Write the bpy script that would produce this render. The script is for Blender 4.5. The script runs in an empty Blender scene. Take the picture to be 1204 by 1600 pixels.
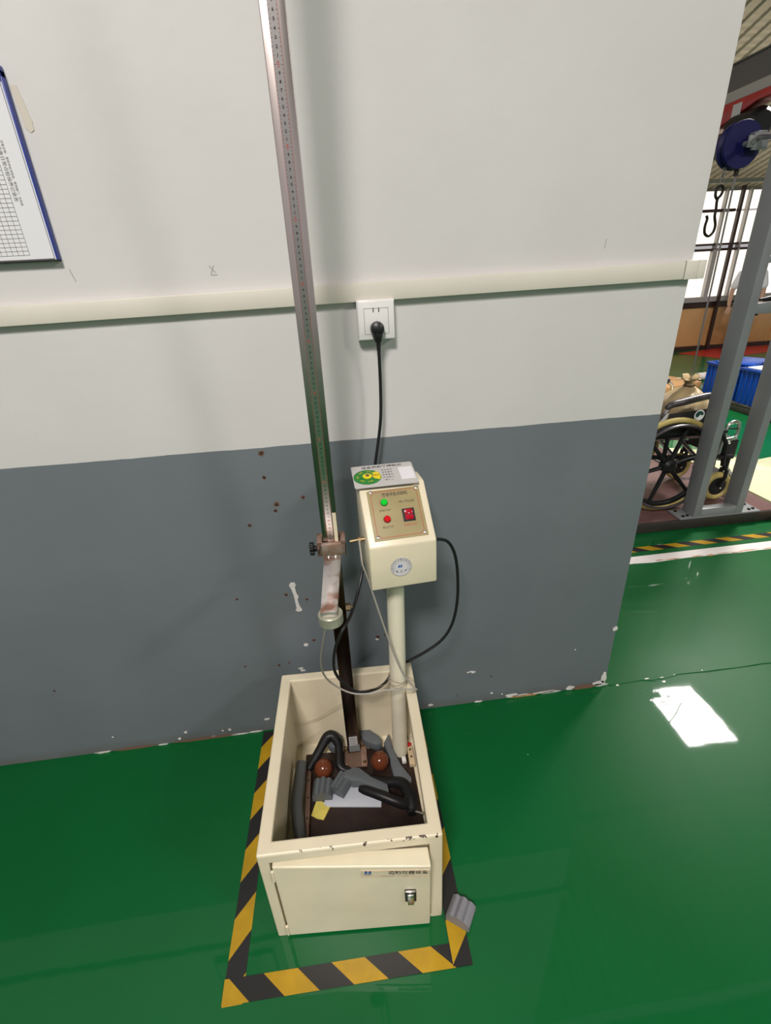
import bpy, bmesh, math, random
from mathutils import Matrix, Vector, Euler
random.seed(7)
S = bpy.context.scene
COL = S.collection

# ------------------------------------------------------------------ camera, world, lamps, exposure
CAM_YAW, CAM_PITCH, CAM_ROLL, FPX = 0.0972, -0.4593, -0.0541, 755.06
cam_d = bpy.data.cameras.new('camera')
cam_d.sensor_fit = 'VERTICAL'
cam_d.sensor_height = 24.0
cam_d.lens = FPX / 1600.0 * 24.0
cam_d.clip_start = 0.02
cam_d.clip_end = 100
camera = bpy.data.objects.new('camera', cam_d)
COL.objects.link(camera)
_f = Vector((math.sin(CAM_YAW) * math.cos(CAM_PITCH), math.cos(CAM_YAW) * math.cos(CAM_PITCH), math.sin(CAM_PITCH)))
_r = Vector((math.cos(CAM_YAW), -math.sin(CAM_YAW), 0))
_u = _r.cross(_f)
_c, _s = math.cos(CAM_ROLL), math.sin(CAM_ROLL)
_r2, _u2 = _c * _r + _s * _u, -_s * _r + _c * _u
camera.matrix_world = Matrix(((_r2.x, _u2.x, -_f.x, -0.04714), (_r2.y, _u2.y, -_f.y, -1.25063),
                              (_r2.z, _u2.z, -_f.z, 1.44357), (0, 0, 0, 1)))
S.camera = camera

world = bpy.data.worlds.new('hall_daylight')
S.world = world
world.use_nodes = True
bg = world.node_tree.nodes['Background']
bg.inputs[0].default_value = (1.0, 0.95, 0.96, 1)
bg.inputs[1].default_value = 0.45

S.view_settings.view_transform = 'Standard'
S.view_settings.look = 'None'
S.view_settings.gamma = 1
S.view_settings.use_curve_mapping = False
S.view_settings.exposure = 0.0

LAMPS = [  # (x, y, z, size, watts, colour)
    (-0.74, -3.05, 4.1, 0.8, 232, (1.0, 0.93, 0.895)),
    (3.55, 2.25, 3.25, 0.76, 200, (1.0, 0.94, 0.9)),
    (4.3, -3.9, 4.05, 0.8, 150, (1.0, 0.93, 0.895)),
]
# (the lamps themselves are built by ceiling_light() below with these numbers)

# ------------------------------------------------------------------ materials
def mat(name, col, rough=0.5, metal=0.0, spec=0.5, var=0.0, vscale=8.0, bump=0.0, bscale=60.0, emit=None, estr=0.0, col2=None, trans=0.0, rvar=0.0):
    m = bpy.data.materials.new(name)
    m.use_nodes = True
    nt = m.node_tree
    b = nt.nodes['Principled BSDF']
    b.inputs['Base Color'].default_value = (*col, 1)
    b.inputs['Roughness'].default_value = rough
    b.inputs['Metallic'].default_value = metal
    b.inputs['Specular IOR Level'].default_value = spec
    if trans:
        b.inputs['Transmission Weight'].default_value = trans
    if emit:
        b.inputs['Emission Color'].default_value = (*emit, 1)
        b.inputs['Emission Strength'].default_value = estr
    tc = nt.nodes.new('ShaderNodeTexCoord')
    if var or col2 or rvar:
        n = nt.nodes.new('ShaderNodeTexNoise')
        n.inputs['Scale'].default_value = vscale
        n.inputs['Detail'].default_value = 5
        nt.links.new(tc.outputs['Object'], n.inputs['Vector'])
        if var or col2:
            r = nt.nodes.new('ShaderNodeValToRGB')
            r.color_ramp.elements[0].position = 0.32
            r.color_ramp.elements[1].position = 0.68
            c2 = col2 or tuple(min(1, c * (1 + var)) for c in col)
            c1 = col if col2 else tuple(c * (1 - var) for c in col)
            r.color_ramp.elements[0].color = (*c1, 1)
            r.color_ramp.elements[1].color = (*c2, 1)
            nt.links.new(n.outputs['Fac'], r.inputs['Fac'])
            nt.links.new(r.outputs['Color'], b.inputs['Base Color'])
        if rvar:
            mr = nt.nodes.new('ShaderNodeMapRange')
            mr.inputs['To Min'].default_value = max(0, rough - rvar)
            mr.inputs['To Max'].default_value = rough + rvar
            nt.links.new(n.outputs['Fac'], mr.inputs['Value'])
            nt.links.new(mr.outputs['Result'], b.inputs['Roughness'])
    if bump:
        n2 = nt.nodes.new('ShaderNodeTexNoise')
        n2.inputs['Scale'].default_value = bscale
        n2.inputs['Detail'].default_value = 4
        nt.links.new(tc.outputs['Object'], n2.inputs['Vector'])
        bp = nt.nodes.new('ShaderNodeBump')
        bp.inputs['Strength'].default_value = bump
        bp.inputs['Distance'].default_value = 0.01
        nt.links.new(n2.outputs['Fac'], bp.inputs['Height'])
        nt.links.new(bp.outputs['Normal'], b.inputs['Normal'])
    return m

def wall_material():
    m = mat('painted_wall', (0.62, 0.6, 0.57), 0.55, spec=0.25, bump=0.08, bscale=35)
    nt = m.node_tree
    b = nt.nodes['Principled BSDF']
    tc = nt.nodes.new('ShaderNodeTexCoord')
    sep = nt.nodes.new('ShaderNodeSeparateXYZ')
    nt.links.new(tc.outputs['Object'], sep.inputs[0])
    wob = nt.nodes.new('ShaderNodeTexNoise')
    wob.inputs['Scale'].default_value = 9
    wob.inputs['Detail'].default_value = 6
    nt.links.new(tc.outputs['Object'], wob.inputs['Vector'])
    ma = nt.nodes.new('ShaderNodeMath'); ma.operation = 'MULTIPLY_ADD'
    ma.inputs[1].default_value = 0.008
    nt.links.new(wob.outputs['Fac'], ma.inputs[0])
    nt.links.new(sep.outputs['Z'], ma.inputs[2])
    gt = nt.nodes.new('ShaderNodeMath'); gt.operation = 'GREATER_THAN'
    gt.inputs[1].default_value = 1.0505
    nt.links.new(ma.outputs[0], gt.inputs[0])
    grime = nt.nodes.new('ShaderNodeTexNoise')
    grime.inputs['Scale'].default_value = 3.2
    grime.inputs['Detail'].default_value = 7
    nt.links.new(tc.outputs['Object'], grime.inputs['Vector'])
    def ramp(c1, c2):
        r = nt.nodes.new('ShaderNodeValToRGB')
        r.color_ramp.elements[0].position = 0.35; r.color_ramp.elements[0].color = (*c1, 1)
        r.color_ramp.elements[1].position = 0.65; r.color_ramp.elements[1].color = (*c2, 1)
        nt.links.new(grime.outputs['Fac'], r.inputs['Fac'])
        return r
    grey = ramp((0.158, 0.182, 0.198), (0.172, 0.198, 0.214))
    white = ramp((0.63, 0.615, 0.6), (0.66, 0.645, 0.63))
    mix = nt.nodes.new('ShaderNodeMixRGB')
    nt.links.new(gt.outputs[0], mix.inputs['Fac'])
    nt.links.new(grey.outputs['Color'], mix.inputs[1])
    nt.links.new(white.outputs['Color'], mix.inputs[2])
    # dirt band of mop splashes along the foot of the wall
    mr = nt.nodes.new('ShaderNodeMapRange')
    mr.inputs['From Min'].default_value = 0.0; mr.inputs['From Max'].default_value = 0.045
    mr.inputs['To Min'].default_value = 1.0; mr.inputs['To Max'].default_value = 0.0
    nt.links.new(sep.outputs['Z'], mr.inputs['Value'])
    dn = nt.nodes.new('ShaderNodeTexNoise'); dn.inputs['Scale'].default_value = 14; dn.inputs['Detail'].default_value = 8
    nt.links.new(tc.outputs['Object'], dn.inputs['Vector'])
    mu = nt.nodes.new('ShaderNodeMath'); mu.operation = 'MULTIPLY'
    nt.links.new(mr.outputs[0], mu.inputs[0]); nt.links.new(dn.outputs['Fac'], mu.inputs[1])
    mix2 = nt.nodes.new('ShaderNodeMixRGB')
    mix2.inputs[2].default_value = (0.13, 0.11, 0.09, 1)
    nt.links.new(mu.outputs[0], mix2.inputs['Fac'])
    nt.links.new(mix.outputs[0], mix2.inputs[1])
    nt.links.new(mix2.outputs[0], b.inputs['Base Color'])
    return m

def floor_material():
    m = mat('green_epoxy', (0.004, 0.1, 0.03), 0.11, spec=0.15)
    nt = m.node_tree
    b = nt.nodes['Principled BSDF']
    tc = nt.nodes.new('ShaderNodeTexCoord')
    n = nt.nodes.new('ShaderNodeTexNoise'); n.inputs['Scale'].default_value = 1.3; n.inputs['Detail'].default_value = 6
    nt.links.new(tc.outputs['Object'], n.inputs['Vector'])
    r = nt.nodes.new('ShaderNodeValToRGB')
    r.color_ramp.elements[0].position = 0.3; r.color_ramp.elements[0].color = (0.0004, 0.084, 0.018, 1)
    r.color_ramp.elements[1].position = 0.7; r.color_ramp.elements[1].color = (0.0006, 0.104, 0.023, 1)
    nt.links.new(n.outputs['Fac'], r.inputs['Fac'])
    v = nt.nodes.new('ShaderNodeTexVoronoi'); v.inputs['Scale'].default_value = 9
    nt.links.new(tc.outputs['Object'], v.inputs['Vector'])
    lt = nt.nodes.new('ShaderNodeMath'); lt.operation = 'LESS_THAN'; lt.inputs[1].default_value = 0.015
    nt.links.new(v.outputs['Distance'], lt.inputs[0])
    n3 = nt.nodes.new('ShaderNodeTexNoise'); n3.inputs['Scale'].default_value = 2.1
    nt.links.new(tc.outputs['Object'], n3.inputs['Vector'])
    g3 = nt.nodes.new('ShaderNodeMath'); g3.operation = 'GREATER_THAN'; g3.inputs[1].default_value = 0.53
    nt.links.new(n3.outputs['Fac'], g3.inputs[0])
    mm = nt.nodes.new('ShaderNodeMath'); mm.operation = 'MULTIPLY'
    nt.links.new(lt.outputs[0], mm.inputs[0]); nt.links.new(g3.outputs[0], mm.inputs[1])
    mix = nt.nodes.new('ShaderNodeMixRGB'); mix.inputs[2].default_value = (0.3, 0.45, 0.33, 1)
    nt.links.new(mm.outputs[0], mix.inputs['Fac']); nt.links.new(r.outputs['Color'], mix.inputs[1])
    nt.links.new(mix.outputs[0], b.inputs['Base Color'])
    mr = nt.nodes.new('ShaderNodeMapRange')
    mr.inputs['To Min'].default_value = 0.28; mr.inputs['To Max'].default_value = 0.5
    b.inputs['Coat Weight'].default_value = 0.55; b.inputs['Coat Roughness'].default_value = 0.035; b.inputs['Coat IOR'].default_value = 1.42
    nt.links.new(n.outputs['Fac'], mr.inputs['Value'])
    nt.links.new(mr.outputs[0], b.inputs['Roughness'])
    nb = nt.nodes.new('ShaderNodeTexNoise'); nb.inputs['Scale'].default_value = 5; nb.inputs['Detail'].default_value = 3
    nt.links.new(tc.outputs['Object'], nb.inputs['Vector'])
    bp = nt.nodes.new('ShaderNodeBump'); bp.inputs['Strength'].default_value = 0.028; bp.inputs['Distance'].default_value = 0.012
    nt.links.new(bp.outputs['Normal'], b.inputs['Coat Normal'])
    nt.links.new(nb.outputs['Fac'], bp.inputs['Height']); nt.links.new(bp.outputs['Normal'], b.inputs['Normal'])
    return m

def cream_material():
    """cream powder coat with rust chips near the top front edge and dirt"""
    m = mat('cream_paint', (0.74, 0.66, 0.48), 0.38, spec=0.45)
    nt = m.node_tree
    b = nt.nodes['Principled BSDF']
    tc = nt.nodes.new('ShaderNodeTexCoord')
    sep = nt.nodes.new('ShaderNodeSeparateXYZ'); nt.links.new(tc.outputs['Object'], sep.inputs[0])
    n = nt.nodes.new('ShaderNodeTexNoise'); n.inputs['Scale'].default_value = 6; n.inputs['Detail'].default_value = 6
    nt.links.new(tc.outputs['Object'], n.inputs['Vector'])
    r = nt.nodes.new('ShaderNodeValToRGB')
    r.color_ramp.elements[0].position = 0.3; r.color_ramp.elements[0].color = (0.66, 0.585, 0.42, 1)
    r.color_ramp.elements[1].position = 0.65; r.color_ramp.elements[1].color = (0.73, 0.655, 0.48, 1)
    nt.links.new(n.outputs['Fac'], r.inputs['Fac'])
    # rust chips: fine noise, only close to the rim height
    n2 = nt.nodes.new('ShaderNodeTexNoise'); n2.inputs['Scale'].default_value = 70; n2.inputs['Detail'].default_value = 3
    nt.links.new(tc.outputs['Object'], n2.inputs['Vector'])
    g = nt.nodes.new('ShaderNodeMath'); g.operation = 'GREATER_THAN'; g.inputs[1].default_value = 0.615
    nt.links.new(n2.outputs['Fac'], g.inputs[0])
    band = nt.nodes.new('ShaderNodeMath'); band.operation = 'COMPARE'
    band.inputs[1].default_value = 0.335; band.inputs[2].default_value = 0.0075
    nt.links.new(sep.outputs['Z'], band.inputs[0])
    fr = nt.nodes.new('ShaderNodeMath'); fr.operation = 'LESS_THAN'; fr.inputs[1].default_value = 0.005
    nt.links.new(sep.outputs['Y'], fr.inputs[0])
    mu = nt.nodes.new('ShaderNodeMath'); mu.operation = 'MULTIPLY'
    nt.links.new(g.outputs[0], mu.inputs[0]); nt.links.new(band.outputs[0], mu.inputs[1])
    mu2 = nt.nodes.new('ShaderNodeMath'); mu2.operation = 'MULTIPLY'
    nt.links.new(mu.outputs[0], mu2.inputs[0]); nt.links.new(fr.outputs[0], mu2.inputs[1])
    mix = nt.nodes.new('ShaderNodeMixRGB'); mix.inputs[2].default_value = (0.05, 0.025, 0.015, 1)
    nt.links.new(mu2.outputs[0], mix.inputs['Fac']); nt.links.new(r.outputs['Color'], mix.inputs[1])
    nt.links.new(mix.outputs[0], b.inputs['Base Color'])
    return m

def roof_material():
    """thin translucent corrugated sheet that lets some daylight through"""
    m = mat('corrugated_roof', (0.62, 0.56, 0.42), 0.5)
    nt = m.node_tree
    b = nt.nodes['Principled BSDF']; out = nt.nodes['Material Output']
    tr = nt.nodes.new('ShaderNodeBsdfTranslucent'); tr.inputs['Color'].default_value = (0.95, 0.84, 0.62, 1)
    mx = nt.nodes.new('ShaderNodeMixShader'); mx.inputs[0].default_value = 0.62
    nt.links.new(b.outputs[0], mx.inputs[1]); nt.links.new(tr.outputs[0], mx.inputs[2]); nt.links.new(mx.outputs[0], out.inputs['Surface'])
    return m

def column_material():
    """chrome plated tube; dark reflections are painted into its colour, turning brown below the clamp"""
    m = mat('reflection_toned_chrome', (0.58, 0.55, 0.52), 0.27, metal=1)
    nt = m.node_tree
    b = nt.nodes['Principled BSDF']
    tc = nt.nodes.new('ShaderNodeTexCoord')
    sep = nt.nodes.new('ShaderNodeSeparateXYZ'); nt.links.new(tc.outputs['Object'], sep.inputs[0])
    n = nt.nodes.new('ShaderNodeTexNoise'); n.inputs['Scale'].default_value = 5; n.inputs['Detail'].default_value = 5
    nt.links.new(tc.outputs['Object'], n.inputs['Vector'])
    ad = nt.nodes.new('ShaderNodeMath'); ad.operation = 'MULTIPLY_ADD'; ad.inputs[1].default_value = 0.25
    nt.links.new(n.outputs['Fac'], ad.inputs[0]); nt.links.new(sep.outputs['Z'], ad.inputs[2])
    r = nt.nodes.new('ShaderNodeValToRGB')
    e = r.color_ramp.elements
    e[0].position = 0.88; e[0].color = (0.075, 0.05, 0.036, 1)  # dark end of the ramp: reflection of floor and viewer put into the colour
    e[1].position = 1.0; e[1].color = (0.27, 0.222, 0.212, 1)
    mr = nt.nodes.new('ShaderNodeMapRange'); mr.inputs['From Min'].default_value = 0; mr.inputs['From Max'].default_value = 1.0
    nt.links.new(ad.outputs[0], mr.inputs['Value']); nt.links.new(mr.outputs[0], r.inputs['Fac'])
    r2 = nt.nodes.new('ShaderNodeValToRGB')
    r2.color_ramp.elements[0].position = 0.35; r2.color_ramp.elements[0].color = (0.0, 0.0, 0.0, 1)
    r2.color_ramp.elements[1].position = 0.65; r2.color_ramp.elements[1].color = (0.3, 0.28, 0.265, 1)  # lightens the upper tube, a bright hall reflection put into the colour
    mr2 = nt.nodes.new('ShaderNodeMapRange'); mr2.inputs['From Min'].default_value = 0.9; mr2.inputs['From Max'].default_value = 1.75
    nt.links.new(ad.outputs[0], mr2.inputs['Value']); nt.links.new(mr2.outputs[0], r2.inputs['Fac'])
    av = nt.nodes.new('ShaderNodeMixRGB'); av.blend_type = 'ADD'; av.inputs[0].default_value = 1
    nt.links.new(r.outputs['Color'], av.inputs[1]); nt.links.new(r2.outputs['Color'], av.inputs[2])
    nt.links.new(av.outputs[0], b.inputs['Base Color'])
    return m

M = {}
M['wall'] = wall_material()
M['floor'] = floor_material()
M['cream'] = cream_material()
M['cream_plain'] = mat('cream_plain', (0.72, 0.65, 0.475), 0.36, var=0.04, vscale=12)
M['pole'] = mat('pale_cream', (0.72, 0.68, 0.53), 0.34, var=0.04, vscale=14)
M['trunk'] = mat('duct_plastic', (0.66, 0.62, 0.54), 0.45, var=0.03, vscale=5)
M['white_plastic'] = mat('white_plastic', (0.74, 0.73, 0.71), 0.3)
M['seam'] = mat('dark_seam', (0.2, 0.2, 0.19), 0.7)
M['black'] = mat('black_rubber', (0.008, 0.008, 0.009), 0.4)
M['black_plastic'] = mat('black_plastic', (0.009, 0.009, 0.01), 0.42, spec=0.28, var=0.2, vscale=20)
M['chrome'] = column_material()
M['steel'] = mat('brushed_steel', (0.6, 0.585, 0.56), 0.3, metal=1, var=0.1, vscale=30)
M['arm_steel'] = mat('arm_steel', (0.62, 0.59, 0.57), 0.34, metal=0.7, col2=(0.3, 0.16, 0.11), vscale=16)
for _e, _p in zip([n for n in M['arm_steel'].node_tree.nodes if n.type == 'VALTORGB'][0].color_ramp.elements, (0.5, 0.62)): _e.position = _p
M['rusty'] = mat('rusty_steel', (0.28, 0.13, 0.075), 0.5, metal=0.5, col2=(0.4, 0.33, 0.28), vscale=30)
M['magnet'] = mat('magnet_steel', (0.33, 0.33, 0.25), 0.45, metal=0.35, var=0.15, vscale=40)
M['brass'] = mat('brass', (0.42, 0.31, 0.18), 0.42, metal=1)
M['ruler'] = mat('ruler_steel', (0.5, 0.47, 0.45), 0.3, metal=1.0)
M['ink'] = mat('black_ink', (0.015, 0.014, 0.013), 0.7)
M['ink_soft'] = mat('grey_ink', (0.12, 0.11, 0.11), 0.7)
M['ink_red'] = mat('red_ink', (0.42, 0.03, 0.02), 0.6)
M['ink_blue'] = mat('blue_ink', (0.005, 0.09, 0.38), 0.5)
M['ink_white'] = mat('white_ink', (0.8, 0.82, 0.8), 0.5)
M['gold'] = mat('gold_panel', (0.33, 0.27, 0.135), 0.5, spec=0.3, metal=0.0, var=0.06, vscale=20)
M['green_btn'] = mat('green_button', (0.0, 0.42, 0.02), 0.25, emit=(0.0, 0.6, 0.03), estr=0.25)
M['red_btn'] = mat('red_button', (0.55, 0.0, 0.005), 0.25)
M['red_switch'] = mat('red_switch', (0.4, 0.005, 0.02), 0.2)
M['sign_grey'] = mat('sign_grey', (0.5, 0.485, 0.47), 0.35)
M['dial_green'] = mat('dial_green', (0.02, 0.2, 0.03), 0.35)
M['yellow_print'] = mat('yellow_print', (0.75, 0.62, 0.01), 0.4)
M['paper'] = mat('white_paper', (0.72, 0.72, 0.74), 0.6)
M['sticker'] = mat('silver_sticker', (0.6, 0.59, 0.6), 0.4)
M['sticker_cream'] = mat('cream_sticker', (0.68, 0.6, 0.43), 0.35)
M['board'] = mat('brown_plate', (0.024, 0.012, 0.009), 0.45, var=0.35, vscale=18)
M['strip'] = mat('rusty_strip', (0.15, 0.09, 0.06), 0.6, col2=(0.1, 0.05, 0.035), vscale=25)
M['ball'] = mat('brown_ball', (0.13, 0.034, 0.014), 0.16, var=0.12, vscale=25)
M['grey_plastic'] = mat('grey_plastic', (0.105, 0.117, 0.128), 0.48, var=0.08, vscale=12)
M['grey_dark'] = mat('dark_grey_plastic', (0.085, 0.09, 0.09), 0.5, var=0.1, vscale=12)
M['grey_shine'] = mat('grey_foil_plastic', (0.2, 0.2, 0.22), 0.3, var=0.08, vscale=12)
M['white_board'] = mat('pale_board', (0.5, 0.52, 0.57), 0.4)
M['yellow_paper'] = mat('yellow_paper', (0.6, 0.5, 0.1), 0.7, var=0.12, vscale=30)
M['beige_wood'] = mat('beige_block', (0.55, 0.42, 0.26), 0.55, var=0.1, vscale=25)
M['red_plastic'] = mat('red_plastic', (0.5, 0.02, 0.02), 0.3)
M['tape_yellow'] = mat('tape_yellow', (0.4, 0.235, 0.006), 0.3, var=0.12, vscale=18)
M['tape_black'] = mat('tape_black', (0.014, 0.013, 0.013), 0.3)
M['plaster'] = mat('bare_plaster', (0.62, 0.6, 0.57), 0.8, var=0.08, vscale=60)
M['hole'] = mat('rusty_hole', (0.035, 0.018, 0.012), 0.8)
M['hole_rim'] = mat('rust_rim', (0.16, 0.085, 0.055), 0.8)
M['stain'] = mat('glue_stain', (0.6, 0.545, 0.46), 0.6)
M['pencil'] = mat('pencil_mark', (0.4, 0.39, 0.38), 0.8)
M['blue_frame'] = mat('blue_frame', (0.012, 0.035, 0.3), 0.35)
M['clear'] = mat('clear_sheet', (0.8, 0.82, 0.82), 0.1, trans=0.0)
M['wire_grey'] = mat('grey_wire', (0.34, 0.32, 0.28), 0.45)
M['string'] = mat('thin_string', (0.3, 0.24, 0.17), 0.7)
M['white_line'] = mat('white_line_paint', (0.74, 0.7, 0.67), 0.35, var=0.04, vscale=9)
M['worn'] = mat('worn_concrete', (0.42, 0.24, 0.12), 0.7, var=0.3, vscale=30)
M['frame_grey'] = mat('grey_frame_paint', (0.21, 0.225, 0.23), 0.4, var=0.04, vscale=6)
M['plat'] = mat('brown_platform', (0.13, 0.068, 0.065), 0.3, var=0.15, vscale=9)
M['plat_edge'] = mat('dark_steel_edge', (0.03, 0.024, 0.02), 0.4, var=0.2, vscale=9)
M['tire'] = mat('tan_tire', (0.5, 0.4, 0.13), 0.5, var=0.05, vscale=15)
M['fabric_black'] = mat('black_fabric', (0.008, 0.008, 0.009), 0.65, bump=0.1, bscale=400)
M['armpad'] = mat('armrest_vinyl', (0.05, 0.042, 0.045), 0.33)
M['silver'] = mat('silver_tube', (0.7, 0.7, 0.68), 0.25, metal=1)
M['sack'] = mat('tan_sack', (0.52, 0.4, 0.22), 0.3, var=0.12, vscale=9, bump=0.25, bscale=25)
M['cable'] = mat('steel_cable', (0.25, 0.24, 0.23), 0.4, metal=0.6)
M['hook'] = mat('dark_hook', (0.03, 0.024, 0.018), 0.35, metal=0.6)
M['pulley_blue'] = mat('pulley_blue', (0.008, 0.008, 0.085), 0.45, spec=0.25)
M['crate'] = mat('blue_crate', (0.002, 0.055, 0.34), 0.35, var=0.06, vscale=9)
M['pallet'] = mat('dark_pallet', (0.03, 0.028, 0.02), 0.5, var=0.2, vscale=9)
M['pale_panel'] = mat('pale_panel', (0.66, 0.68, 0.42), 0.14, var=0.04, vscale=5)
M['panel_edge'] = mat('panel_wood_edge', (0.5, 0.36, 0.17), 0.5)
M['card'] = mat('brown_cardboard', (0.5, 0.28, 0.12), 0.65, var=0.08, vscale=9)
M['card_dark'] = mat('dark_cardboard', (0.22, 0.08, 0.035), 0.65)
M['pipe_pale'] = mat('pale_pipe', (0.6, 0.54, 0.54), 0.35)
M['pipe_dark'] = mat('purple_pipe', (0.2, 0.13, 0.15), 0.35)
M['tan'] = mat('tan_panel', (0.6, 0.33, 0.13), 0.35, var=0.06, vscale=3)
M['dark_trim'] = mat('dark_brown_trim', (0.035, 0.014, 0.01), 0.4)
M['grey_trim'] = mat('grey_window_trim', (0.36, 0.34, 0.33), 0.45)
M['glow'] = mat('daylit_glass', (0.8, 0.8, 0.78), 0.1, emit=(1.0, 0.9, 0.76), estr=1.35)
M['red_mat'] = mat('red_mat', (0.42, 0.014, 0.012), 0.45)
M['roof'] = roof_material()
M['roof_rib'] = mat('roof_rib', (0.3, 0.28, 0.21), 0.5)
M['purlin'] = mat('roof_purlin', (0.16, 0.17, 0.13), 0.5)
M['beam_dark'] = mat('crane_beam', (0.12, 0.115, 0.11), 0.45)
M['beam_light'] = mat('beam_flange', (0.42, 0.4, 0.37), 0.4)
M['hoist_red'] = mat('hoist_red', (0.45, 0.03, 0.03), 0.35, var=0.1, vscale=9)
M['motor'] = mat('motor_grey', (0.1, 0.085, 0.085), 0.4)
M['ceil'] = mat('ceiling_white', (0.3, 0.3, 0.29), 0.7)
M['lamp_glass'] = mat('lamp_diffuser', (0.9, 0.9, 0.88), 0.4, emit=(1.0, 0.98, 0.94), estr=6)
M['skin'] = mat('skin', (0.42, 0.25, 0.17), 0.5)
M['shirt'] = mat('white_shirt', (0.7, 0.7, 0.74), 0.7)
M['trouser'] = mat('black_trousers', (0.008, 0.008, 0.01), 0.7)
M['hair'] = mat('black_hair', (0.01, 0.008, 0.007), 0.45)

# ------------------------------------------------------------------ mesh builder
class MB:
    def __init__(s):
        s.v, s.f, s.m, s.sm, s.mats = [], [], [], [], []
    def mi(s, m):
        if m not in s.mats: s.mats.append(m)
        return s.mats.index(m)
    def add(s, verts, faces, m, T=None, smooth=False):
        o = len(s.v); i = s.mi(m)
        for p in verts:
            p = Vector(p)
            s.v.append(tuple(T @ p) if T else tuple(p))
        for f in faces:
            s.f.append([o + k for k in f]); s.m.append(i); s.sm.append(smooth)
        return s
    def from_bm(s, bm, m, T=None, smooth=False):
        bm.verts.ensure_lookup_table()
        for k, v in enumerate(bm.verts): v.index = k
        s.add([v.co[:] for v in bm.verts], [[v.index for v in f.verts] for f in bm.faces], m, T, smooth)
        bm.free(); return s
    def box(s, c, d, m, T=None, bev=0.0, rot=None, seg=2):
        bm = bmesh.new()
        bmesh.ops.create_cube(bm, size=1)
        bmesh.ops.scale(bm, vec=d, verts=bm.verts)
        if bev:
            bmesh.ops.bevel(bm, geom=bm.edges[:], offset=min(bev, min(d) * 0.45), segments=seg, profile=0.5, affect='EDGES')
        R = Matrix.Translation(c)
        if rot: R = R @ Euler(rot).to_matrix().to_4x4()
        return s.from_bm(bm, m, (T @ R) if T else R, bool(bev))
    def prism(s, poly, z0, z1, m, T=None, bev=0.0, seg=2, smooth=None):
        bm = bmesh.new()
        vs = [bm.verts.new((x, y, z0)) for x, y in poly]
        f = bm.faces.new(vs)
        if f.normal.z > 0 or sum((poly[i][0] * poly[(i + 1) % len(poly)][1] - poly[(i + 1) % len(poly)][0] * poly[i][1]) for i in range(len(poly))) > 0:
            f.normal_flip()
        ex = bmesh.ops.extrude_face_region(bm, geom=[f])
        bmesh.ops.translate(bm, vec=(0, 0, z1 - z0), verts=[g for g in ex['geom'] if isinstance(g, bmesh.types.BMVert)])
        bmesh.ops.recalc_face_normals(bm, faces=bm.faces)
        if bev:
            bmesh.ops.bevel(bm, geom=bm.edges[:], offset=bev, segments=seg, profile=0.5, affect='EDGES')
        return s.from_bm(bm, m, T, bool(bev) if smooth is None else smooth)
    def lathe(s, prof, m, T=None, n=20, smooth=True):
        v, f = [], []
        for r, z in prof:
            for k in range(n):
                a = 2 * math.pi * k / n
                v.append((r * math.cos(a), r * math.sin(a), z))
        L = len(prof)
        for i in range(L - 1):
            for k in range(n):
                f.append((i * n + k, i * n + (k + 1) % n, (i + 1) * n + (k + 1) % n, (i + 1) * n + k))
        f.append(tuple(reversed(range(n)))); f.append(tuple((L - 1) * n + k for k in range(n)))
        return s.add(v, f, m, T, smooth)
    def cyl(s, a, b, r, m, n=14, T=None, r2=None):
        return s.tube([a, b], [r, r if r2 is None else r2], m, n, T)
    def tube(s, path, r, m, n=8, T=None, closed=False, flat=None):
        P = [Vector(p) for p in path]; N = len(P)
        rr = r if isinstance(r, (list, tuple)) else [r] * N
        v, f = [], []
        t0 = (P[1] - P[0]).normalized()
        up = Vector((0, 0, 1)) if abs(t0.z) < 0.9 else Vector((1, 0, 0))
        nrm = t0.cross(up).normalized()
        for i in range(N):
            if closed: t = (P[(i + 1) % N] - P[i - 1]).normalized()
            elif i == 0: t = t0
            elif i == N - 1: t = (P[i] - P[i - 1]).normalized()
            else: t = (P[i + 1] - P[i - 1]).normalized()
            nrm = (nrm - t * nrm.dot(t)).normalized()
            bi = t.cross(nrm)
            for k in range(n):
                a = 2 * math.pi * k / n
                v.append(P[i] + rr[i] * (math.cos(a) * nrm + math.sin(a) * bi))
        for i in range(N if closed else N - 1):
            j = (i + 1) % N
            for k in range(n):
                f.append((i * n + k, i * n + (k + 1) % n, j * n + (k + 1) % n, j * n + k))
        if not closed:
            f.append(tuple(reversed(range(n)))); f.append(tuple((N - 1) * n + k for k in range(n)))
        return s.add(v, f, m, T, True)
    def ball(s, c, r, m, T=None, seg=24, sc=(1, 1, 1)):
        bm = bmesh.new()
        bmesh.ops.create_uvsphere(bm, u_segments=seg, v_segments=seg // 2, radius=r)
        R = Matrix.Translation(c) @ Matrix.Diagonal((*sc, 1))
        return s.from_bm(bm, m, (T @ R) if T else R, True)
    def torus(s, R, r, m, T=None, n=40, k=10, sx=1.0):
        path = [(R * math.cos(2 * math.pi * i / n), R * math.sin(2 * math.pi * i / n), 0) for i in range(n)]
        return s.tube(path, r, m, k, T, closed=True)
    def text(s, body, size, m, T=None, align='CENTER', vert='CENTER', stretch=1.0, bold=0.0):
        cu = bpy.data.curves.new('lettering', 'FONT')
        cu.body = body; cu.size = size; cu.align_x = align; cu.align_y = vert
        cu.resolution_u = 2; cu.offset = bold
        ob = bpy.data.objects.new('lettering', cu)
        COL.objects.link(ob)
        bpy.context.view_layer.update()
        ev = ob.evaluated_get(bpy.context.evaluated_depsgraph_get())
        me = ev.to_mesh()
        vs = [(v.co.x * stretch, v.co.y, 0) for v in me.vertices]
        fs = [list(p.vertices) for p in me.polygons]
        ev.to_mesh_clear()
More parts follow.
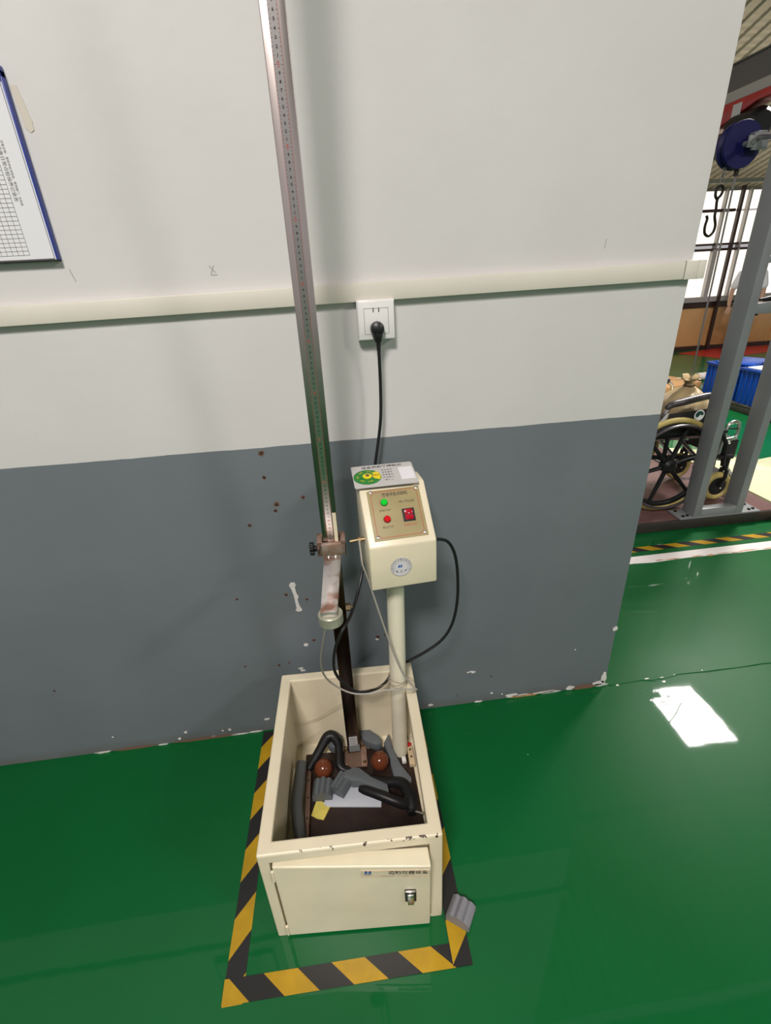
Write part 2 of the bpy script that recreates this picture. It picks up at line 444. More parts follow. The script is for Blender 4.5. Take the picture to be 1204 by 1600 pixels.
        bpy.data.objects.remove(ob); bpy.data.curves.remove(cu)
        return s.add(vs, fs, m, T)
    def build(s, name, parent=None, T=None, **tags):
        me = bpy.data.meshes.new(name)
        vs = [tuple(T @ Vector(p)) for p in s.v] if T else s.v
        me.from_pydata(vs, [], s.f)
        for m in s.mats: me.materials.append(m)
        me.polygons.foreach_set('material_index', s.m)
        me.polygons.foreach_set('use_smooth', s.sm)
        me.update()
        if any(s.sm):
            me.set_sharp_from_angle(angle=math.radians(38))
        o = bpy.data.objects.new(name, me)
        COL.objects.link(o)
        if parent: o.parent = parent
        for k, val in tags.items(): o[k] = val
        return o

def thing(name, label, category, loc=(0, 0, 0), rz=0.0, group=None):
    o = bpy.data.objects.new(name, None)
    o.empty_display_size = 0.1
    COL.objects.link(o)
    o.location = loc; o.rotation_euler = (0, 0, rz)
    o['label'] = label; o['category'] = category
    if group: o['group'] = group
    return o

def tag(o, label, category, group=None):
    o['label'] = label; o['category'] = category
    if group: o['group'] = group
    return o

def recenter(o):
    """put a single mesh thing's origin at its base centre"""
    me = o.data
    xs = [v.co.x for v in me.vertices]; ys = [v.co.y for v in me.vertices]; zs = [v.co.z for v in me.vertices]
    c = Vector(((min(xs) + max(xs)) / 2, (min(ys) + max(ys)) / 2, min(zs)))
    me.transform(Matrix.Translation(-c)); o.location = c
    return o

def crv(pts, n=6):
    P = [Vector(p) for p in pts]; out = []
    for i in range(len(P) - 1):
        p0 = P[max(i - 1, 0)]; p1 = P[i]; p2 = P[i + 1]; p3 = P[min(i + 2, len(P) - 1)]
        for k in range(n):
            t = k / n
            out.append(0.5 * ((2 * p1) + (p2 - p0) * t + (2 * p0 - 5 * p1 + 4 * p2 - p3) * t * t + (3 * p1 - p0 - 3 * p2 + p3) * t ** 3))
    out.append(P[-1]); return out

def lerp_r(vals, n):
    out = []
    for i in range(len(vals) - 1):
        for k in range(n): out.append(vals[i] + (vals[i + 1] - vals[i]) * k / n)
    out.append(vals[-1]); return out

def frame(o, x, y):
    """matrix from an origin and two axis directions"""
    x = Vector(x).normalized(); y = Vector(y); z = x.cross(y).normalized(); y = z.cross(x)
    return Matrix(((x.x, y.x, z.x, o[0]), (x.y, y.y, z.y, o[1]), (x.z, y.z, z.z, o[2]), (0, 0, 0, 1)))

def blob(n, rx, ry, seed):
    rnd = random.Random(seed)
    return [(rx * math.cos(2 * math.pi * k / n) * rnd.uniform(0.65, 1.1), ry * math.sin(2 * math.pi * k / n) * rnd.uniform(0.65, 1.1)) for k in range(n)]

# ------------------------------------------------------------------ setting
b = MB(); b.box((1, -2, -0.05), (26, 22, 0.1), M['floor'])
floor = b.build('floor', kind='structure')
# construction joint running on from the wall's front face
b = MB()
rnd = random.Random(3)
pts = []
x = 0.89
while x < 9:
    pts.append((x, rnd.uniform(-0.006, 0.006), 0.0005)); x += rnd.uniform(0.03, 0.09)
b.tube(pts, [rnd.uniform(0.002, 0.0048) for _ in pts], M['floor'], 6)
b.build('floor_joint', floor)
for k in range(26):
    px = 1.0 + rnd.uniform(-0.05, 0.8) if k > 8 else 0.93 + rnd.uniform(-0.03, 0.18)
    py = rnd.uniform(-0.022, 0.012) if k > 8 else rnd.uniform(-0.12, 0.0)
    b = MB(); b.prism(blob(7, rnd.uniform(0.003, 0.012), rnd.uniform(0.002, 0.006), k), 0, 0.0012, M['ink_white'] if k % 3 else M['floor'], Matrix.Translation((px, py, 0)))
    b.build('floor_chip', floor)

# the near wall: white over grey paint
b = MB(); b.box((-3.5625, 0.14, 2.2), (8.875, 0.28, 4.4), M['wall'], bev=0.004)
wall = b.build('wall_back', kind='structure')
for (x, z, r) in [(-.247, 1.031, .0085), (-.25, .962, .0065), (-.154, .893, .0065), (-.229, .879, .0085), (-.235, .86, .0065), (-.313, .822, .0065),
                  (-.393, .577, .005), (-.245, .573, .006), (-.185, .548, .0055), (-.182, .384, .0055), (-.414, .309, .0045), (-.306, .297, .005),
                  (-.272, .302, .0035), (.027, .366, .007), (.05, .37, .0035), (.425, .122, .004), (-1.012, .305, .004), (.30, .05, .003)]:
    b = MB(); T = frame((x, -0.0006, z), (1, 0, 0), (0, 0, 1))
    b.prism(blob(11, r * 1.1, r * 1.0, int(x * 1000)), -0.0006, 0.0003, M['hole_rim'], T)
    b.prism(blob(11, r * 0.72, r * 0.68, int(x * 1000) + 5), 0.0003, 0.0008, M['hole'], T)
    b.build('screw_hole', wall)
chips = []
T = frame((0, -0.001, 0), (1, 0, 0), (0, 0, 1))
drip = [(-.232, .606), (-.226, .616), (-.214, .615), (-.211, .606), (-.215, .598), (-.213, .573), (-.209, .566), (-.209, .558), (-.213, .552), (-.209, .525),
        (-.203, .512), (-.206, .507), (-.216, .505), (-.224, .511), (-.220, .52), (-.221, .54), (-.223, .572), (-.227, .593)]
b = MB(); b.prism(drip, 0, 0.0012, M['plaster'], T); b.build('paint_drip', wall)
for (x, z, rx, rz) in [(-.209, .37, .009, .006), (-.238, .272, .009, .004), (-.232, .262, .01, .004), (-.383, .059, .011, .005), (.201, .021, .011, .006), (.024, .357, .006, .004),
                       (-.69, .02, .006, .006), (-.663, .047, .006, .006), (-.54, .031, .004, .004), (-.516, .032, .006, .005), (-.9, .07, .004, .003), (.35, .156, .016, .006),
                       (.345, .153, .008, .003), (.43, .04, .006, .004), (.47, .028, .004, .003), (.868, .275, .01, .012), (.73, .2, .003, .003),
                       (.38, .006, .018, .005), (.51, .014, .028, .012), (.545, .008, .04, .006), (.64, .009, .05, .005), (.66, .005, .045, .005),
                       (.735, .012, .02, .011), (.845, .018, .03, .012), (.862, .045, .012, .03), (.85, .008, .04, .007), (-.58, .006, .03, .005), (-.5, .004, .05, .004), (-.75, .003, .02, .003), (-.66, .003, .03, .003), (-.95, .004, .03, .004), (-.43, .005, .03, .004)]:
    b = MB(); b.prism(blob(13, rx, rz, int((x + z) * 1000)), 0, 0.0012, M['plaster'], frame((x, -0.001, max(z, rz)), (1, 0, 0), (0, 0, 1)))
    b.build('paint_chip', wall)
for (x, z, rx, rz) in [(.79, .014, .05, .012), (.56, .008, .06, .006), (-.85, .006, .09, .006), (-.6, .008, .12, .007)]:
    b = MB(); b.prism(blob(15, rx, rz, int(x * 500)), 0, 0.0008, M['worn'] if x < 0.7 and x > 0 else M['hole_rim'], frame((x, -0.0015, rz * 0.8), (1, 0, 0), (0, 0, 1)))
    b.build('bare_patch', wall)
b = MB(); b.prism([(-.592, 1.795), (-.581, 1.795), (-.572, 1.74), (-.573, 1.726), (-.58, 1.722), (-.588, 1.73)], 0, 0.0004, M['stain'], frame((0, -0.0008, 0), (1, 0, 0), (0, 0, 1)))
b.build('glue_stain', wall)
b = MB()
for p, q in [((-.291, 1.476), (-.279, 1.462)), ((-.281, 1.477), (-.29, 1.458)), ((-.289, 1.457), (-.276, 1.458)), ((-.586, 1.484), (-.58, 1.459)), ((.64, 1.49), (.638, 1.47))]:
    b.tube([(p[0], -.0004, p[1]), (q[0], -.0004, q[1])], 0.0009, M['pencil'], 4)
b.build('pencil_mark', wall)

# cable duct along the wall: the first trim
ang = math.atan2(0.0155, 1.6)
T = Matrix.Translation((-0.745, 0, 1.3975)) @ Matrix.Rotation(-ang, 4, 'Y')
b = MB(); b.box((-1.2, -0.0095, 0), (5.58, 0.019, 0.0405), M['trunk'], T, bev=0.002)
trunk = b.build('trim_1', kind='structure')
b = MB(); b.box((1.607, -0.0095, 0), (0.034, 0.022, 0.0425), M['trunk'], T, bev=0.002)
b.box((1.634, 0.02, 0), (0.02, 0.081, 0.0425), M['trunk'], T, bev=0.002)
b.build('duct_end_cap', trunk)
b = MB(); b.box((1.5895, -0.0098, 0), (0.0012, 0.0195, 0.041), M['seam'], T); b.build('duct_joint', trunk)

# roof over the hall beyond the wall (corrugated, rising towards the wall) and ceiling on this side
b = MB()
n = 190
vs, fs = [], []
for i in range(n + 1):
    y = 0.3 + (7.4 - 0.3) * i / n
    z = 2.36 + (6.75 - y) * 0.28 + (0.022 if i % 2 else -0.022)
    vs += [(0.3, y, z), (13.0, y, z)]
for i in range(n):
    a = i * 2
    fs.append((a, a + 1, a + 3, a + 2))
b.add(vs, fs, M['roof'])
ceiling = b.build('ceiling', kind='structure')
for k in range(90):
    x = 1.4 + 0.125 * k
    b = MB(); L = math.hypot(7.0, 7.0 * .28)
    b.box((x, 3.85, 2.36 + 2.9 * .28 - 0.026), (0.012, L, 0.02), M['roof_rib'], rot=(-math.atan(.28), 0, 0))
    b.build('roof_rib', ceiling)
for k in range(4):
    y = 6.4 - 1.6 * k
    b = MB(); b.box((6.6, y, 2.36 + (6.75 - y) * .28 - 0.075), (12.4, 0.04, 0.05), M['purlin']); b.build('roof_purlin', ceiling)
b = MB(); b.box((0, -4.4, 4.45), (24, 9.4, 0.1), M['ceil'])
b.build('ceiling_panel', ceiling)

# far wall with its row of windows
FY = 6.74
b = MB()
b.box((6.5, FY + 0.1, 0.36), (13, 0.2, 0.72), M['tan'])
b.box((6.5, FY + 0.1, 2.75), (13, 0.2, 0.9), M['grey_trim'])
wall_far = b.build('wall_far', kind='structure')
for x0, x1 in [(0.5, 2.1), (2.14, 3.7), (3.74, 5.2), (5.24, 6.33), (6.37, 7.5), (7.54, 8.8), (8.84, 10.2), (10.24, 11.6)]:
    b = MB(); b.box(((x0 + x1) / 2, FY - 0.008, 0.37), (x1 - x0, 0.016, 0.6), M['tan'], bev=0.003); b.build('panel', wall_far)
b = MB(); b.box((6.5, FY - 0.012, 0.03), (13, 0.03, 0.06), M['dark_trim']); tr = b.build('baseboard_far', kind='structure')
b = MB(); b.box((6.5, FY - 0.02, 0.72), (13, 0.05, 0.085), M['dark_trim'])
b.build('trim_2', kind='structure')
win = thing('window_1', '', '')
del win['label'], win['category']
win['kind'] = 'structure'
b = MB(); b.box((6.5, FY, 0.80), (13, 0.16, 0.075), M['grey_trim']); b.build('window_sill', win)
b = MB(); b.box((6.5, FY, 1.515), (13, 0.07, 0.035), M['dark_trim']); b.build('window_transom', win)
b = MB(); b.box((6.5, FY, 1.59), (13, 0.07, 0.03), M['dark_trim']); b.build('window_transom', win)
b = MB(); b.box((3.2, FY, 2.045), (6.3, 0.07, 0.04), M['dark_trim']); b.build('window_transom', win)
xs = [0.6, 1.5, 2.4, 3.3, 4.2, 5.1, 5.7, 6.16, 6.55, 7.12, 7.75, 8.5, 9.3, 10.2, 11.1, 12.0]
for i, x in enumerate(xs):
    w = 0.075 if abs(x - 6.16) < 0.01 else 0.035
    b = MB(); b.box((x, FY - 0.005, 1.17), (w, 0.08, 0.7), M['grey_trim']); b.box((x, FY - 0.005, 1.93), (0.03, 0.08, 0.8), M['grey_trim']); b.build('mullion', win)
b = MB(); b.box((6.36, FY - 0.09, 1.18), (0.04, 0.05, 2.34), M['dark_trim']); b.build('window_post', win)
for i in range(len(xs) - 1):
    for z0, z1 in ((0.83, 1.5), (1.6, 2.03), (2.06, 2.33)):
        b = MB(); b.box(((xs[i] + xs[i + 1]) / 2, FY + 0.03, (z0 + z1) / 2), (xs[i + 1] - xs[i] - 0.03, 0.012, z1 - z0), M['glow']); b.build('pane', win)

# lamps
def ceiling_light(x, y, z, size, watts, col, label):
    t = thing('ceiling_light', label, 'lamp', (x, y, z), 0, 'square panel lamps under the roof')
    b = MB(); b.box((0, 0, 0.05), (size + 0.08, size + 0.08, 0.09), M['frame_grey'], bev=0.01); b.build('housing', t)
    b = MB(); b.box((0, 0, 0.0), (size, size, 0.012), M['lamp_glass']); b.build('diffuser', t)
    for sx in (-1, 1):
        top = 4.4 if y < 0 else 2.36 + (6.75 - y) * 0.28 - 0.02
        b = MB(); b.cyl((sx * size * .4, 0, 0.09), (sx * size * .4, 0, top - z + 0.02), 0.006, M['cable']); b.build('hanger', t)
    ld = bpy.data.lights.new('panel_light', 'AREA')
    ld.shape = 'SQUARE'; ld.size = size; ld.energy = watts; ld.color = col
    lo = bpy.data.objects.new('panel_light', ld); COL.objects.link(lo)
    lo.location = (0, 0, -0.012); lo.parent = t
    return t
for args, lb in zip(LAMPS, ['square ceiling panel lamp hanging in front of the white wall, behind the viewer',
                            'square ceiling panel lamp hanging over the wheelchair rig, mirrored in the green floor',
                            'square ceiling panel lamp hanging over the open floor to the right of the viewer']):
    ceiling_light(*args, lb)

# ------------------------------------------------------------------ floor tape and lines
def hazard(a0, a1, c0, c1, step, s0, slant, first, label, z=0.0):
    """tape between edge a (a0-a1) and edge c (c0-c1); stripe boundaries every `step` metres from s0, slanted across"""
    a0, a1, c0, c1 = (Vector(p) for p in (a0, a1, c0, c1))
    L = (a1 - a0).length
    def pt(e0, e1, t):
        p = e0.lerp(e1, min(1, max(0, t / L))); return (p.x, p.y)
    b = MB()
    for k in range(-3, int(L / step) + 4):
        t0, t1 = s0 + k * step, s0 + (k + 1) * step
        poly = [pt(a0, a1, t0), pt(a0, a1, t1), pt(c0, c1, t1 + slant), pt(c0, c1, t0 + slant)]
        cl = []
        for p in poly:
            if not cl or (abs(p[0] - cl[-1][0]) + abs(p[1] - cl[-1][1])) > 1e-5: cl.append(p)
        if len(cl) > 1 and (abs(cl[0][0] - cl[-1][0]) + abs(cl[0][1] - cl[-1][1])) < 1e-5: cl.pop()
        if len(cl) < 3: continue
        b.prism(cl, z, z + 0.0009, M['tape_yellow'] if (k + first) % 2 else M['tape_black'])
    o = b.build('hazard_tape'); tag(o, label, 'floor tape', 'black and yellow hazard tape on the floor')
    return recenter(o)
hazard((-.422, -.729), (-.403, -.004), (-.376, -.729), (-.358, -.004), .083, -.002, .057, 0, 'strip of black and yellow tape along the left side of the cream cabinet')
hazard((-.422, -.681), (.148, -.688), (-.422, -.727), (.148, -.734), .0785, .01, .051, 0, 'strip of black and yellow tape across the floor in front of the cabinet door', z=0.001)
hazard((.149, -.733), (.160, -.004), (.104, -.731), (.117, -.004), .084, .06, -.057, 1, 'strip of black and yellow tape on the right, under the grey scrap', z=0.002)
hazard((.9, .898), (5.2, .938), (.9, .852), (5.2, .892), .0795, .018, .06, 1, 'long strip of black and yellow tape before the wheelchair platform')
b = MB(); 
rnd = random.Random(5)
top = [(0.95 + .1 * k, .812 + .0008 * k) for k in range(44)]
bot = [(0.95 + .1 * k, .75 + rnd.uniform(-.006, .004) + .0002 * k) for k in range(44)]
b.prism(top + bot[::-1], 0, 0.0012, M['white_line'])
wl = b.build('floor_line'); tag(wl, 'wide white painted line on the green floor beside the hazard tape', 'floor line')
for k in range(9):
    x = 1.62 + .085 * k + rnd.uniform(-.03, .03)
    b = MB(); b.prism(blob(11, rnd.uniform(.025, .06), rnd.uniform(.004, .009), 40 + k), 0.0010, 0.0018, M['worn'], Matrix.Translation((x, .757 + rnd.uniform(-.004, .006), 0)))
    b.build('worn_patch', wl)

# ------------------------------------------------------------------ wall socket, plug and cord
t = thing('wall_socket', 'white square double power socket under the cable duct', 'socket', (0.0747, 0, 1.344))
b = MB()
b.prism([(-.0445, -.0445), (.0445, -.0445), (.0445, .0445), (-.0445, .0445)], 0.0, 0.026, M['white_plastic'], frame((0, 0, 0), (1, 0, 0), (0, 0, 1)), bev=0.0015)
b.prism([(-.043, -.043), (.043, -.043), (.043, .043), (-.043, .043)], 0.026, 0.034, M['white_plastic'], frame((0, 0, 0), (1, 0, 0), (0, 0, 1)), bev=0.003)
b.build('back_box', t)
b = MB()
T = frame((0, -0.0341, 0), (1, 0, 0), (0, 0, 1))
for (cx, cz, sx, sz) in [(0, .0275, .057, .0009), (0, -.0295, .057, .0009), (-.0285, 0, .0009, .057), (.0285, 0, .0009, .057)]:
    b.box((cx, cz - 0.001, 0), (sx, sz, 0.0006), M['seam'], T)
b.build('face_groove', t)
for x in (-.0065, .0065):
    b = MB(); b.box((x, .0225, 0), (.0022, .0095, 0.0008), M['ink'], T); b.build('slot', t)

cord = thing('power_cord', 'black power cord plugged into the wall socket and looping behind the tester', 'cable', (0.0747, -0.034, 1.325))
B0 = Matrix.Translation((-0.0747, 0.034, -1.325))
b = MB()
T = frame((.0747, -.0345, 1.326), (1, 0, 0), (0, 0, 1))
b.lathe([(.015, 0), (.0165, .002), (.0165, .014), (.0145, .021), (.008, .025)], M['black'], T, 22)
b.tube(crv([(.0747, -.046, 1.326), (.0747, -.047, 1.308), (.0752, -.046, 1.294)], 5), lerp_r([.0135, .0115, .0062], 5), M['black'], 14)
for k in range(5):
    zz = 1.296 - .0042 * k
    b.tube([(.0752, -.046, zz), (.0752, -.046, zz - .0026)], .0062 - .0003 * k, M['black'], 10)
b.tube([(.0752, -.046, 1.297), (.0756, -.045, 1.27)], [.005, .0036], M['black'], 10)
b.build('plug', cord, B0)
path = crv([(.0755, -.045, 1.275), (.0755, -.04, 1.197), (.072, -.04, 1.116), (.062, -.04, 1.049), (.05, -.042, .987), (.03, -.06, .88), (.005, -.11, .775),
            (-.017, -.15, .700), (-.049, -.215, .645), (-.079, -.262, .645 - .02), (-.1005, -.262, .575), (-.1115, -.262, .513), (-.106, -.256, .467), (-.085, -.25, .424),
            (-.062, -.246, .393), (-.026, -.235, .374), (.022, -.195, .352), (.066, -.163, .379), (.107, -.165, .404), (.155, -.17, .435), (.203, -.17, .472), (.233, -.17, .526),
            (.247, -.17, .604), (.247, -.17, .69), (.236, -.18, .764), (.216, -.19, .811), (.192, -.2, .829), (.172, -.203, .83)], 7)
b = MB(); b.tube(path, .0042, M['black'], 9); b.build('cable', cord, B0)
b = MB(); b.cyl((.164, -.204, .83), (.182, -.203, .83), .0065, M['black'], 12, r2=.0045); b.build('strain_relief', cord, B0)

# ------------------------------------------------------------------ document holder on the wall
t = thing('document_holder', 'blue framed document holder with a printed table sheet on the wall', 'notice', (-.7335, 0, 1.50))
b = MB()
# right, left, bottom, top rims (sheet sits between them)
b.box((.1365, -.009, .157), (.003, .017, .314), M['blue_frame'], bev=.001)
b.box((-.1365, -.009, .157), (.003, .017, .314), M['blue_frame'], bev=.001)
b.box((0, -.009, .0015), (.276, .018, .003), M['ink'], bev=.001)
b.box((0, -.0095, .312), (.276, .019, .02), M['blue_frame'], bev=.002)
b.build('frame', t)
b = MB(); b.box((0, -.006, .154), (.27, .01, .302), M['clear']); b.build('back_sheet', t)
sh = MB(); sh.box((.001, -.013, .153), (.258, .002, .296), M['paper'])
T = frame((-.004, -.0143, .155), (1, 0, 0), (0, 0, 1))
rnd = random.Random(11)
for k in range(26):
    zz = -.142 + .0078 * k
    sh.box((-.012, zz, 0), (.2, .0006, .0003), M['ink_soft'], T)
for k in range(19):
    xx = -.112 + .0111 * k
    sh.box((xx, -.045, 0), (.0006, .195, .0003), M['ink_soft'], T)
for k in range(15):
    for j in range(16):
        if rnd.random() < .45:
            sh.box((-.106 + .0111 * k, -.137 + .0078 * (j + 9), 0), (.0065, .0028, .0003), M['ink_soft'], T)
Tr = frame((-.004, -.0143, .155), (0, 0, -1), (1, 0, 0))   # text that runs down the sheet
sh.text('设备日常点检保养记录表', .0085, M['ink_soft'], Tr @ Matrix.Translation((.0, .096, 0)))
sh.text('设备名称：落球冲击试验机   使用部门：实验室', .0052, M['ink_soft'], Tr @ Matrix.Translation((.0, .1045, 0)))
sh.build('table_sheet', t)

# ------------------------------------------------------------------ the drop ball tester
BX, BY, BYAW = -0.3048, -0.6152, -0.0354
W, D, H = 0.4062, 0.5274, 0.336
tester = thing('drop_ball_tester', 'cream steel drop ball impact tester with tall chrome ruler column and control box', 'machine', (BX, BY, 0), BYAW)
RW = (Matrix.Translation((BX, BY, 0)) @ Matrix.Rotation(BYAW, 4, 'Z')).inverted()   # world to tester space

# cabinet shell: open on top, shallow recess at the front for the door
b = MB()
wl_, zi = 0.03, 0.046
O = [(0, 0), (W, 0), (W, D), (0, D)]
I = [(wl_, wl_), (W - wl_, wl_), (W - wl_, D - wl_), (wl_, D - wl_)]
rx0, rx1, rz0, rz1, rd = 0.024, W - 0.030, 0.012, 0.305, 0.022
I2 = [(0.012, wl_), (W - 0.008, wl_), (W - 0.008, D - wl_), (0.012, D - wl_)]     # walls below the rolled rim
zl = H - 0.02
vs = [(x, y, 0) for x, y in O] + [(x, y, H) for x, y in O] + [(x, y, H) for x, y in I] + [(x, y, zl) for x, y in I] + [(x, y, zl) for x, y in I2] + [(x, y, zi) for x, y in I2]
vs += [(rx0, 0, rz0), (rx1, 0, rz0), (rx1, 0, rz1), (rx0, 0, rz1), (rx0, rd, rz0), (rx1, rd, rz0), (rx1, rd, rz1), (rx0, rd, rz1)]
fs = [(3, 2, 1, 0), (1, 2, 6, 5), (2, 3, 7, 6), (3, 0, 4, 7)]
for a, c in ((4, 8), (8, 12), (12, 16), (16, 20)):
    for k in range(4):
        q = (k + 1) % 4
        fs.append((a + k, a + q, c + q, c + k))
fs += [(20, 21, 22, 23), (0, 1, 25, 24), (1, 5, 26, 25), (5, 4, 27, 26), (4, 0, 24, 27),
       (24, 25, 29, 28), (25, 26, 30, 29), (26, 27, 31, 30), (27, 24, 28, 31), (28, 29, 30, 31)]
b.add(vs, fs, M['cream'])
cab = b.build('cabinet', tester)
bv = cab.modifiers.new('bevel', 'BEVEL'); bv.width = 0.004; bv.segments = 2; bv.limit_method = 'ANGLE'
# door, hinged on the left and slightly ajar on the right
DX0, DX1, DZ0, DZ1 = 0.029, 0.373, 0.0065, 0.2975
def door_v(q, w, front=True):
    """depth of the sheet at fractions q (hinge to latch) and w (bottom to top); the top latch corner is bent outwards"""
    f = (-.004) * (1 - q) + q * ((-.0165) * (1 - w) + (-.040) * w)
    k = .02 * (1 - q) + q * (.019 * (1 - w) + .002 * w)
    return f if front else k
b = MB()
N = 10
vs, fs = [], []
for fr in (True, False):
    for i in range(N + 1):
        for k in range(N + 1):
            q, w = i / N, k / N
            vs.append((DX0 + (DX1 - DX0) * q, door_v(q, w, fr), DZ0 + (DZ1 - DZ0) * w))
K = (N + 1) * (N + 1)
ix = lambda i, k, fr=0: fr * K + i * (N + 1) + k
for i in range(N):
    for k in range(N):
        fs.append((ix(i, k), ix(i + 1, k), ix(i + 1, k + 1), ix(i, k + 1)))
        fs.append((ix(i, k, 1), ix(i, k + 1, 1), ix(i + 1, k + 1, 1), ix(i + 1, k, 1)))
    fs.append((ix(i, 0), ix(i, 0, 1), ix(i + 1, 0, 1), ix(i + 1, 0))); fs.append((ix(i, N), ix(i + 1, N), ix(i + 1, N, 1), ix(i, N, 1)))
    fs.append((ix(0, i), ix(0, i + 1), ix(0, i + 1, 1), ix(0, i, 1))); fs.append((ix(N, i), ix(N, i, 1), ix(N, i + 1, 1), ix(N, i + 1)))
b.add(vs, fs, M['cream_plain'], None, True)
door = b.build('door', tester)
bv = door.modifiers.new('bevel', 'BEVEL'); bv.width = 0.003; bv.segments = 2; bv.limit_method = 'ANGLE'
def on_door(xc, zc, off=0.0006):
    """frame lying on the door face whose own coordinates are (distance from hinge, height)"""
    q, w = xc / (DX1 - DX0), (zc - DZ0) / (DZ1 - DZ0)
    P = lambda a, c: Vector((DX0 + (DX1 - DX0) * a, door_v(a, c), DZ0 + (DZ1 - DZ0) * c))
    dx = P(q + .05, w) - P(q - .05, w); dz = P(q, w + .05) - P(q, w - .05)
    n = dx.cross(dz).normalized()
    return frame(P(q, w) + n * off, dx, dz) @ Matrix.Translation((-xc, -zc, 0))
b = MB()
TF = on_door(.267, .272, .001)
b.box((.267, .272, 0), (.15, .027, .0012), M['sticker_cream'], TF)
for (cx, cz, sx, sz) in [(.267, .2848, .148, .0007), (.267, .2592, .148, .0007), (.1927, .272, .0007, .026), (.3413, .272, .0007, .026)]:
    b.box((cx, cz, .0007), (sx, sz, .0006), M['worn'], TF)
def logo_m(b, x, y, s, T, m):
    """three slanted strokes that make the mountain shaped blue M"""
    for dx in (0.0, .42):
        b.add([(x + s * (dx), y, 0), (x + s * (dx + .17), y, 0), (x + s * (dx + .33), y + s * .62, 0), (x + s * (dx + .22), y + s * .62, 0)], [(0, 1, 2, 3)], m, T)
        b.add([(x + s * (dx + .2), y + s * .05, 0), (x + s * (dx + .42), y + s * .05, 0), (x + s * (dx + .38), y + s * .62, 0), (x + s * (dx + .24), y + s * .62, 0)], [(0, 1, 2, 3)], m, T)
TX = TF @ Matrix.Translation((0, 0, .0011))
logo_m(b, .198, .2725, .02, TX, M['ink_blue'])
b.text('MAIKE', .0055, M['ink'], TX @ Matrix.Translation((.2065, .2685, 0)), bold=.00008)
b.text('.........', .004, M['ink_soft'], TX @ Matrix.Translation((.2065, .2632, 0)))
b.text('迈科仪器设备', .0148, M['ink'], TX @ Matrix.Translation((.295, .2765, 0)), bold=.00025, stretch=.98)
b.text('TEL:  0769-        FAX:  0769-', .0042, M['ink_soft'], TX @ Matrix.Translation((.285, .2672, 0)))
b.text('HTTP://WWW.               E-MAIL:', .0042, M['ink_soft'], TX @ Matrix.Translation((.265, .2622, 0)))
b.build('name_sticker', door, label='cream name sticker with blue logo on the cabinet door')
TF = on_door(.298, .165)
b = MB()
b.box((.298, .168, .0), (.026, .054, .006), M['black_plastic'], TF, bev=.002)
b.box((.298, .1925, .003), (.024, .005, .004), M['steel'], TF, bev=.001)
b.build('handle_plate', door)
b = MB(); b.box((.298, .163, .006), (.0145, .047, .006), M['steel'], TF, bev=.0015)
b.lathe([(.003, 0), (.003, .0012)], M['rusty'], TF @ Matrix.Translation((.298, .15, .009)), 10)
b.build('latch_lever', door, label='silver latch lever')
for zz in (.03, .262):
    b = MB(); b.cyl((DX0 - .002, -.003, zz - .018), (DX0 - .002, -.003, zz + .018), .0034, M['cream_plain'], 10); b.build('hinge', door)

# impact plate, rusty strip, column foot bracket inside the well
b = MB(); b.prism([(-.242, -.165), (.094, -.178), (.094, -.56), (-.242, -.56)], 0.0455, 0.058, M['board'], bev=.0015); b.build('impact_plate', tester, RW)
b = MB()
b.prism([(-.236, -.235), (-.222, -.236), (-.228, -.55), (-.241, -.55)], 0.058, 0.078, M['strip'], bev=.001)
for y in (-.27, -.325, -.385, -.44):
    b.lathe([(.0032, 0), (.0032, .0006)], M['ink'], Matrix.Translation((-.229 - .004 * (-.235 - y) / .3, y, .0779)), 10)
b.build('rusty_strip', tester, RW)
b = MB()
b.box((-.083, -.198, .0605), (.07, .08, .005), M['strip'], bev=.001)
b.prism([(-.064, -.15), (-.046, -.158), (-.048, -.243), (-.066, -.241)], .063, .07, M['rusty'], bev=.001)
for x in (-.112, -.056):
    for y in (-.23, -.172): b.lathe([(.005, 0), (.005, .004), (.003, .007)], M['brass'], Matrix.Translation((x, y, .0635 if x < -.1 else .07)), 6)
b.build('foot_plate', tester, RW)

# tall column (leans a little towards the viewer): A = foot on the front face, direction up
colA = Vector((-.0868, -.1848, .06)); colD = Vector((.0052, -.0624, .998)).normalized()
TC = frame(colA, (1, 0, -.0052), colD)        # x right, y along the column, z towards the viewer
TC = RW @ TC
CL = 2.1
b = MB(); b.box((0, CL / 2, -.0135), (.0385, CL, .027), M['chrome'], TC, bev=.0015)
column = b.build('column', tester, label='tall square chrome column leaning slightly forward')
rl = MB()
rl.box((0, 1.445, .0004), (.0148, 1.31, .0012), M['ruler'], TC)
z_ref = (1.7315 - .06) / colD.z               # along the column, where 170 stands
TR_ = TC @ Matrix.Translation((0, 0, .0011))
for k in range(-128, 38):
    yy = z_ref + .01 * k
    if yy < .8 or yy > CL - .01: continue
    val = 170 + k
    ten = val % 10 == 0
    mk = M['ink_red'] if ten else M['ink']
    for sgn in (-1, 1):
        ln = .0036 if ten else .0026
        rl.add([(sgn * .0072, yy - .0004, 0), (sgn * (.0072 - ln), yy - .0004, 0), (sgn * (.0072 - ln), yy + .0004, 0), (sgn * .0072, yy + .0004, 0)], [(0, 1, 2, 3)], M['ink_soft'], TR_)
        rl.add([(sgn * .0072, yy + .0047, 0), (sgn * .0054, yy + .0047, 0), (sgn * .0054, yy + .0053, 0), (sgn * .0072, yy + .0053, 0)], [(0, 1, 2, 3)], M['ink_soft'], TR_)
    if ten:
        rl.text(str(val), .0055, mk, TR_ @ Matrix.Translation((0, yy, 0)) @ Matrix.Rotation(math.pi / 2, 4, 'Z'), bold=.0001)
    else:
        rl.text(str(val % 10), .0058, mk, TR_ @ Matrix.Translation((0, yy, 0)), bold=.00025)
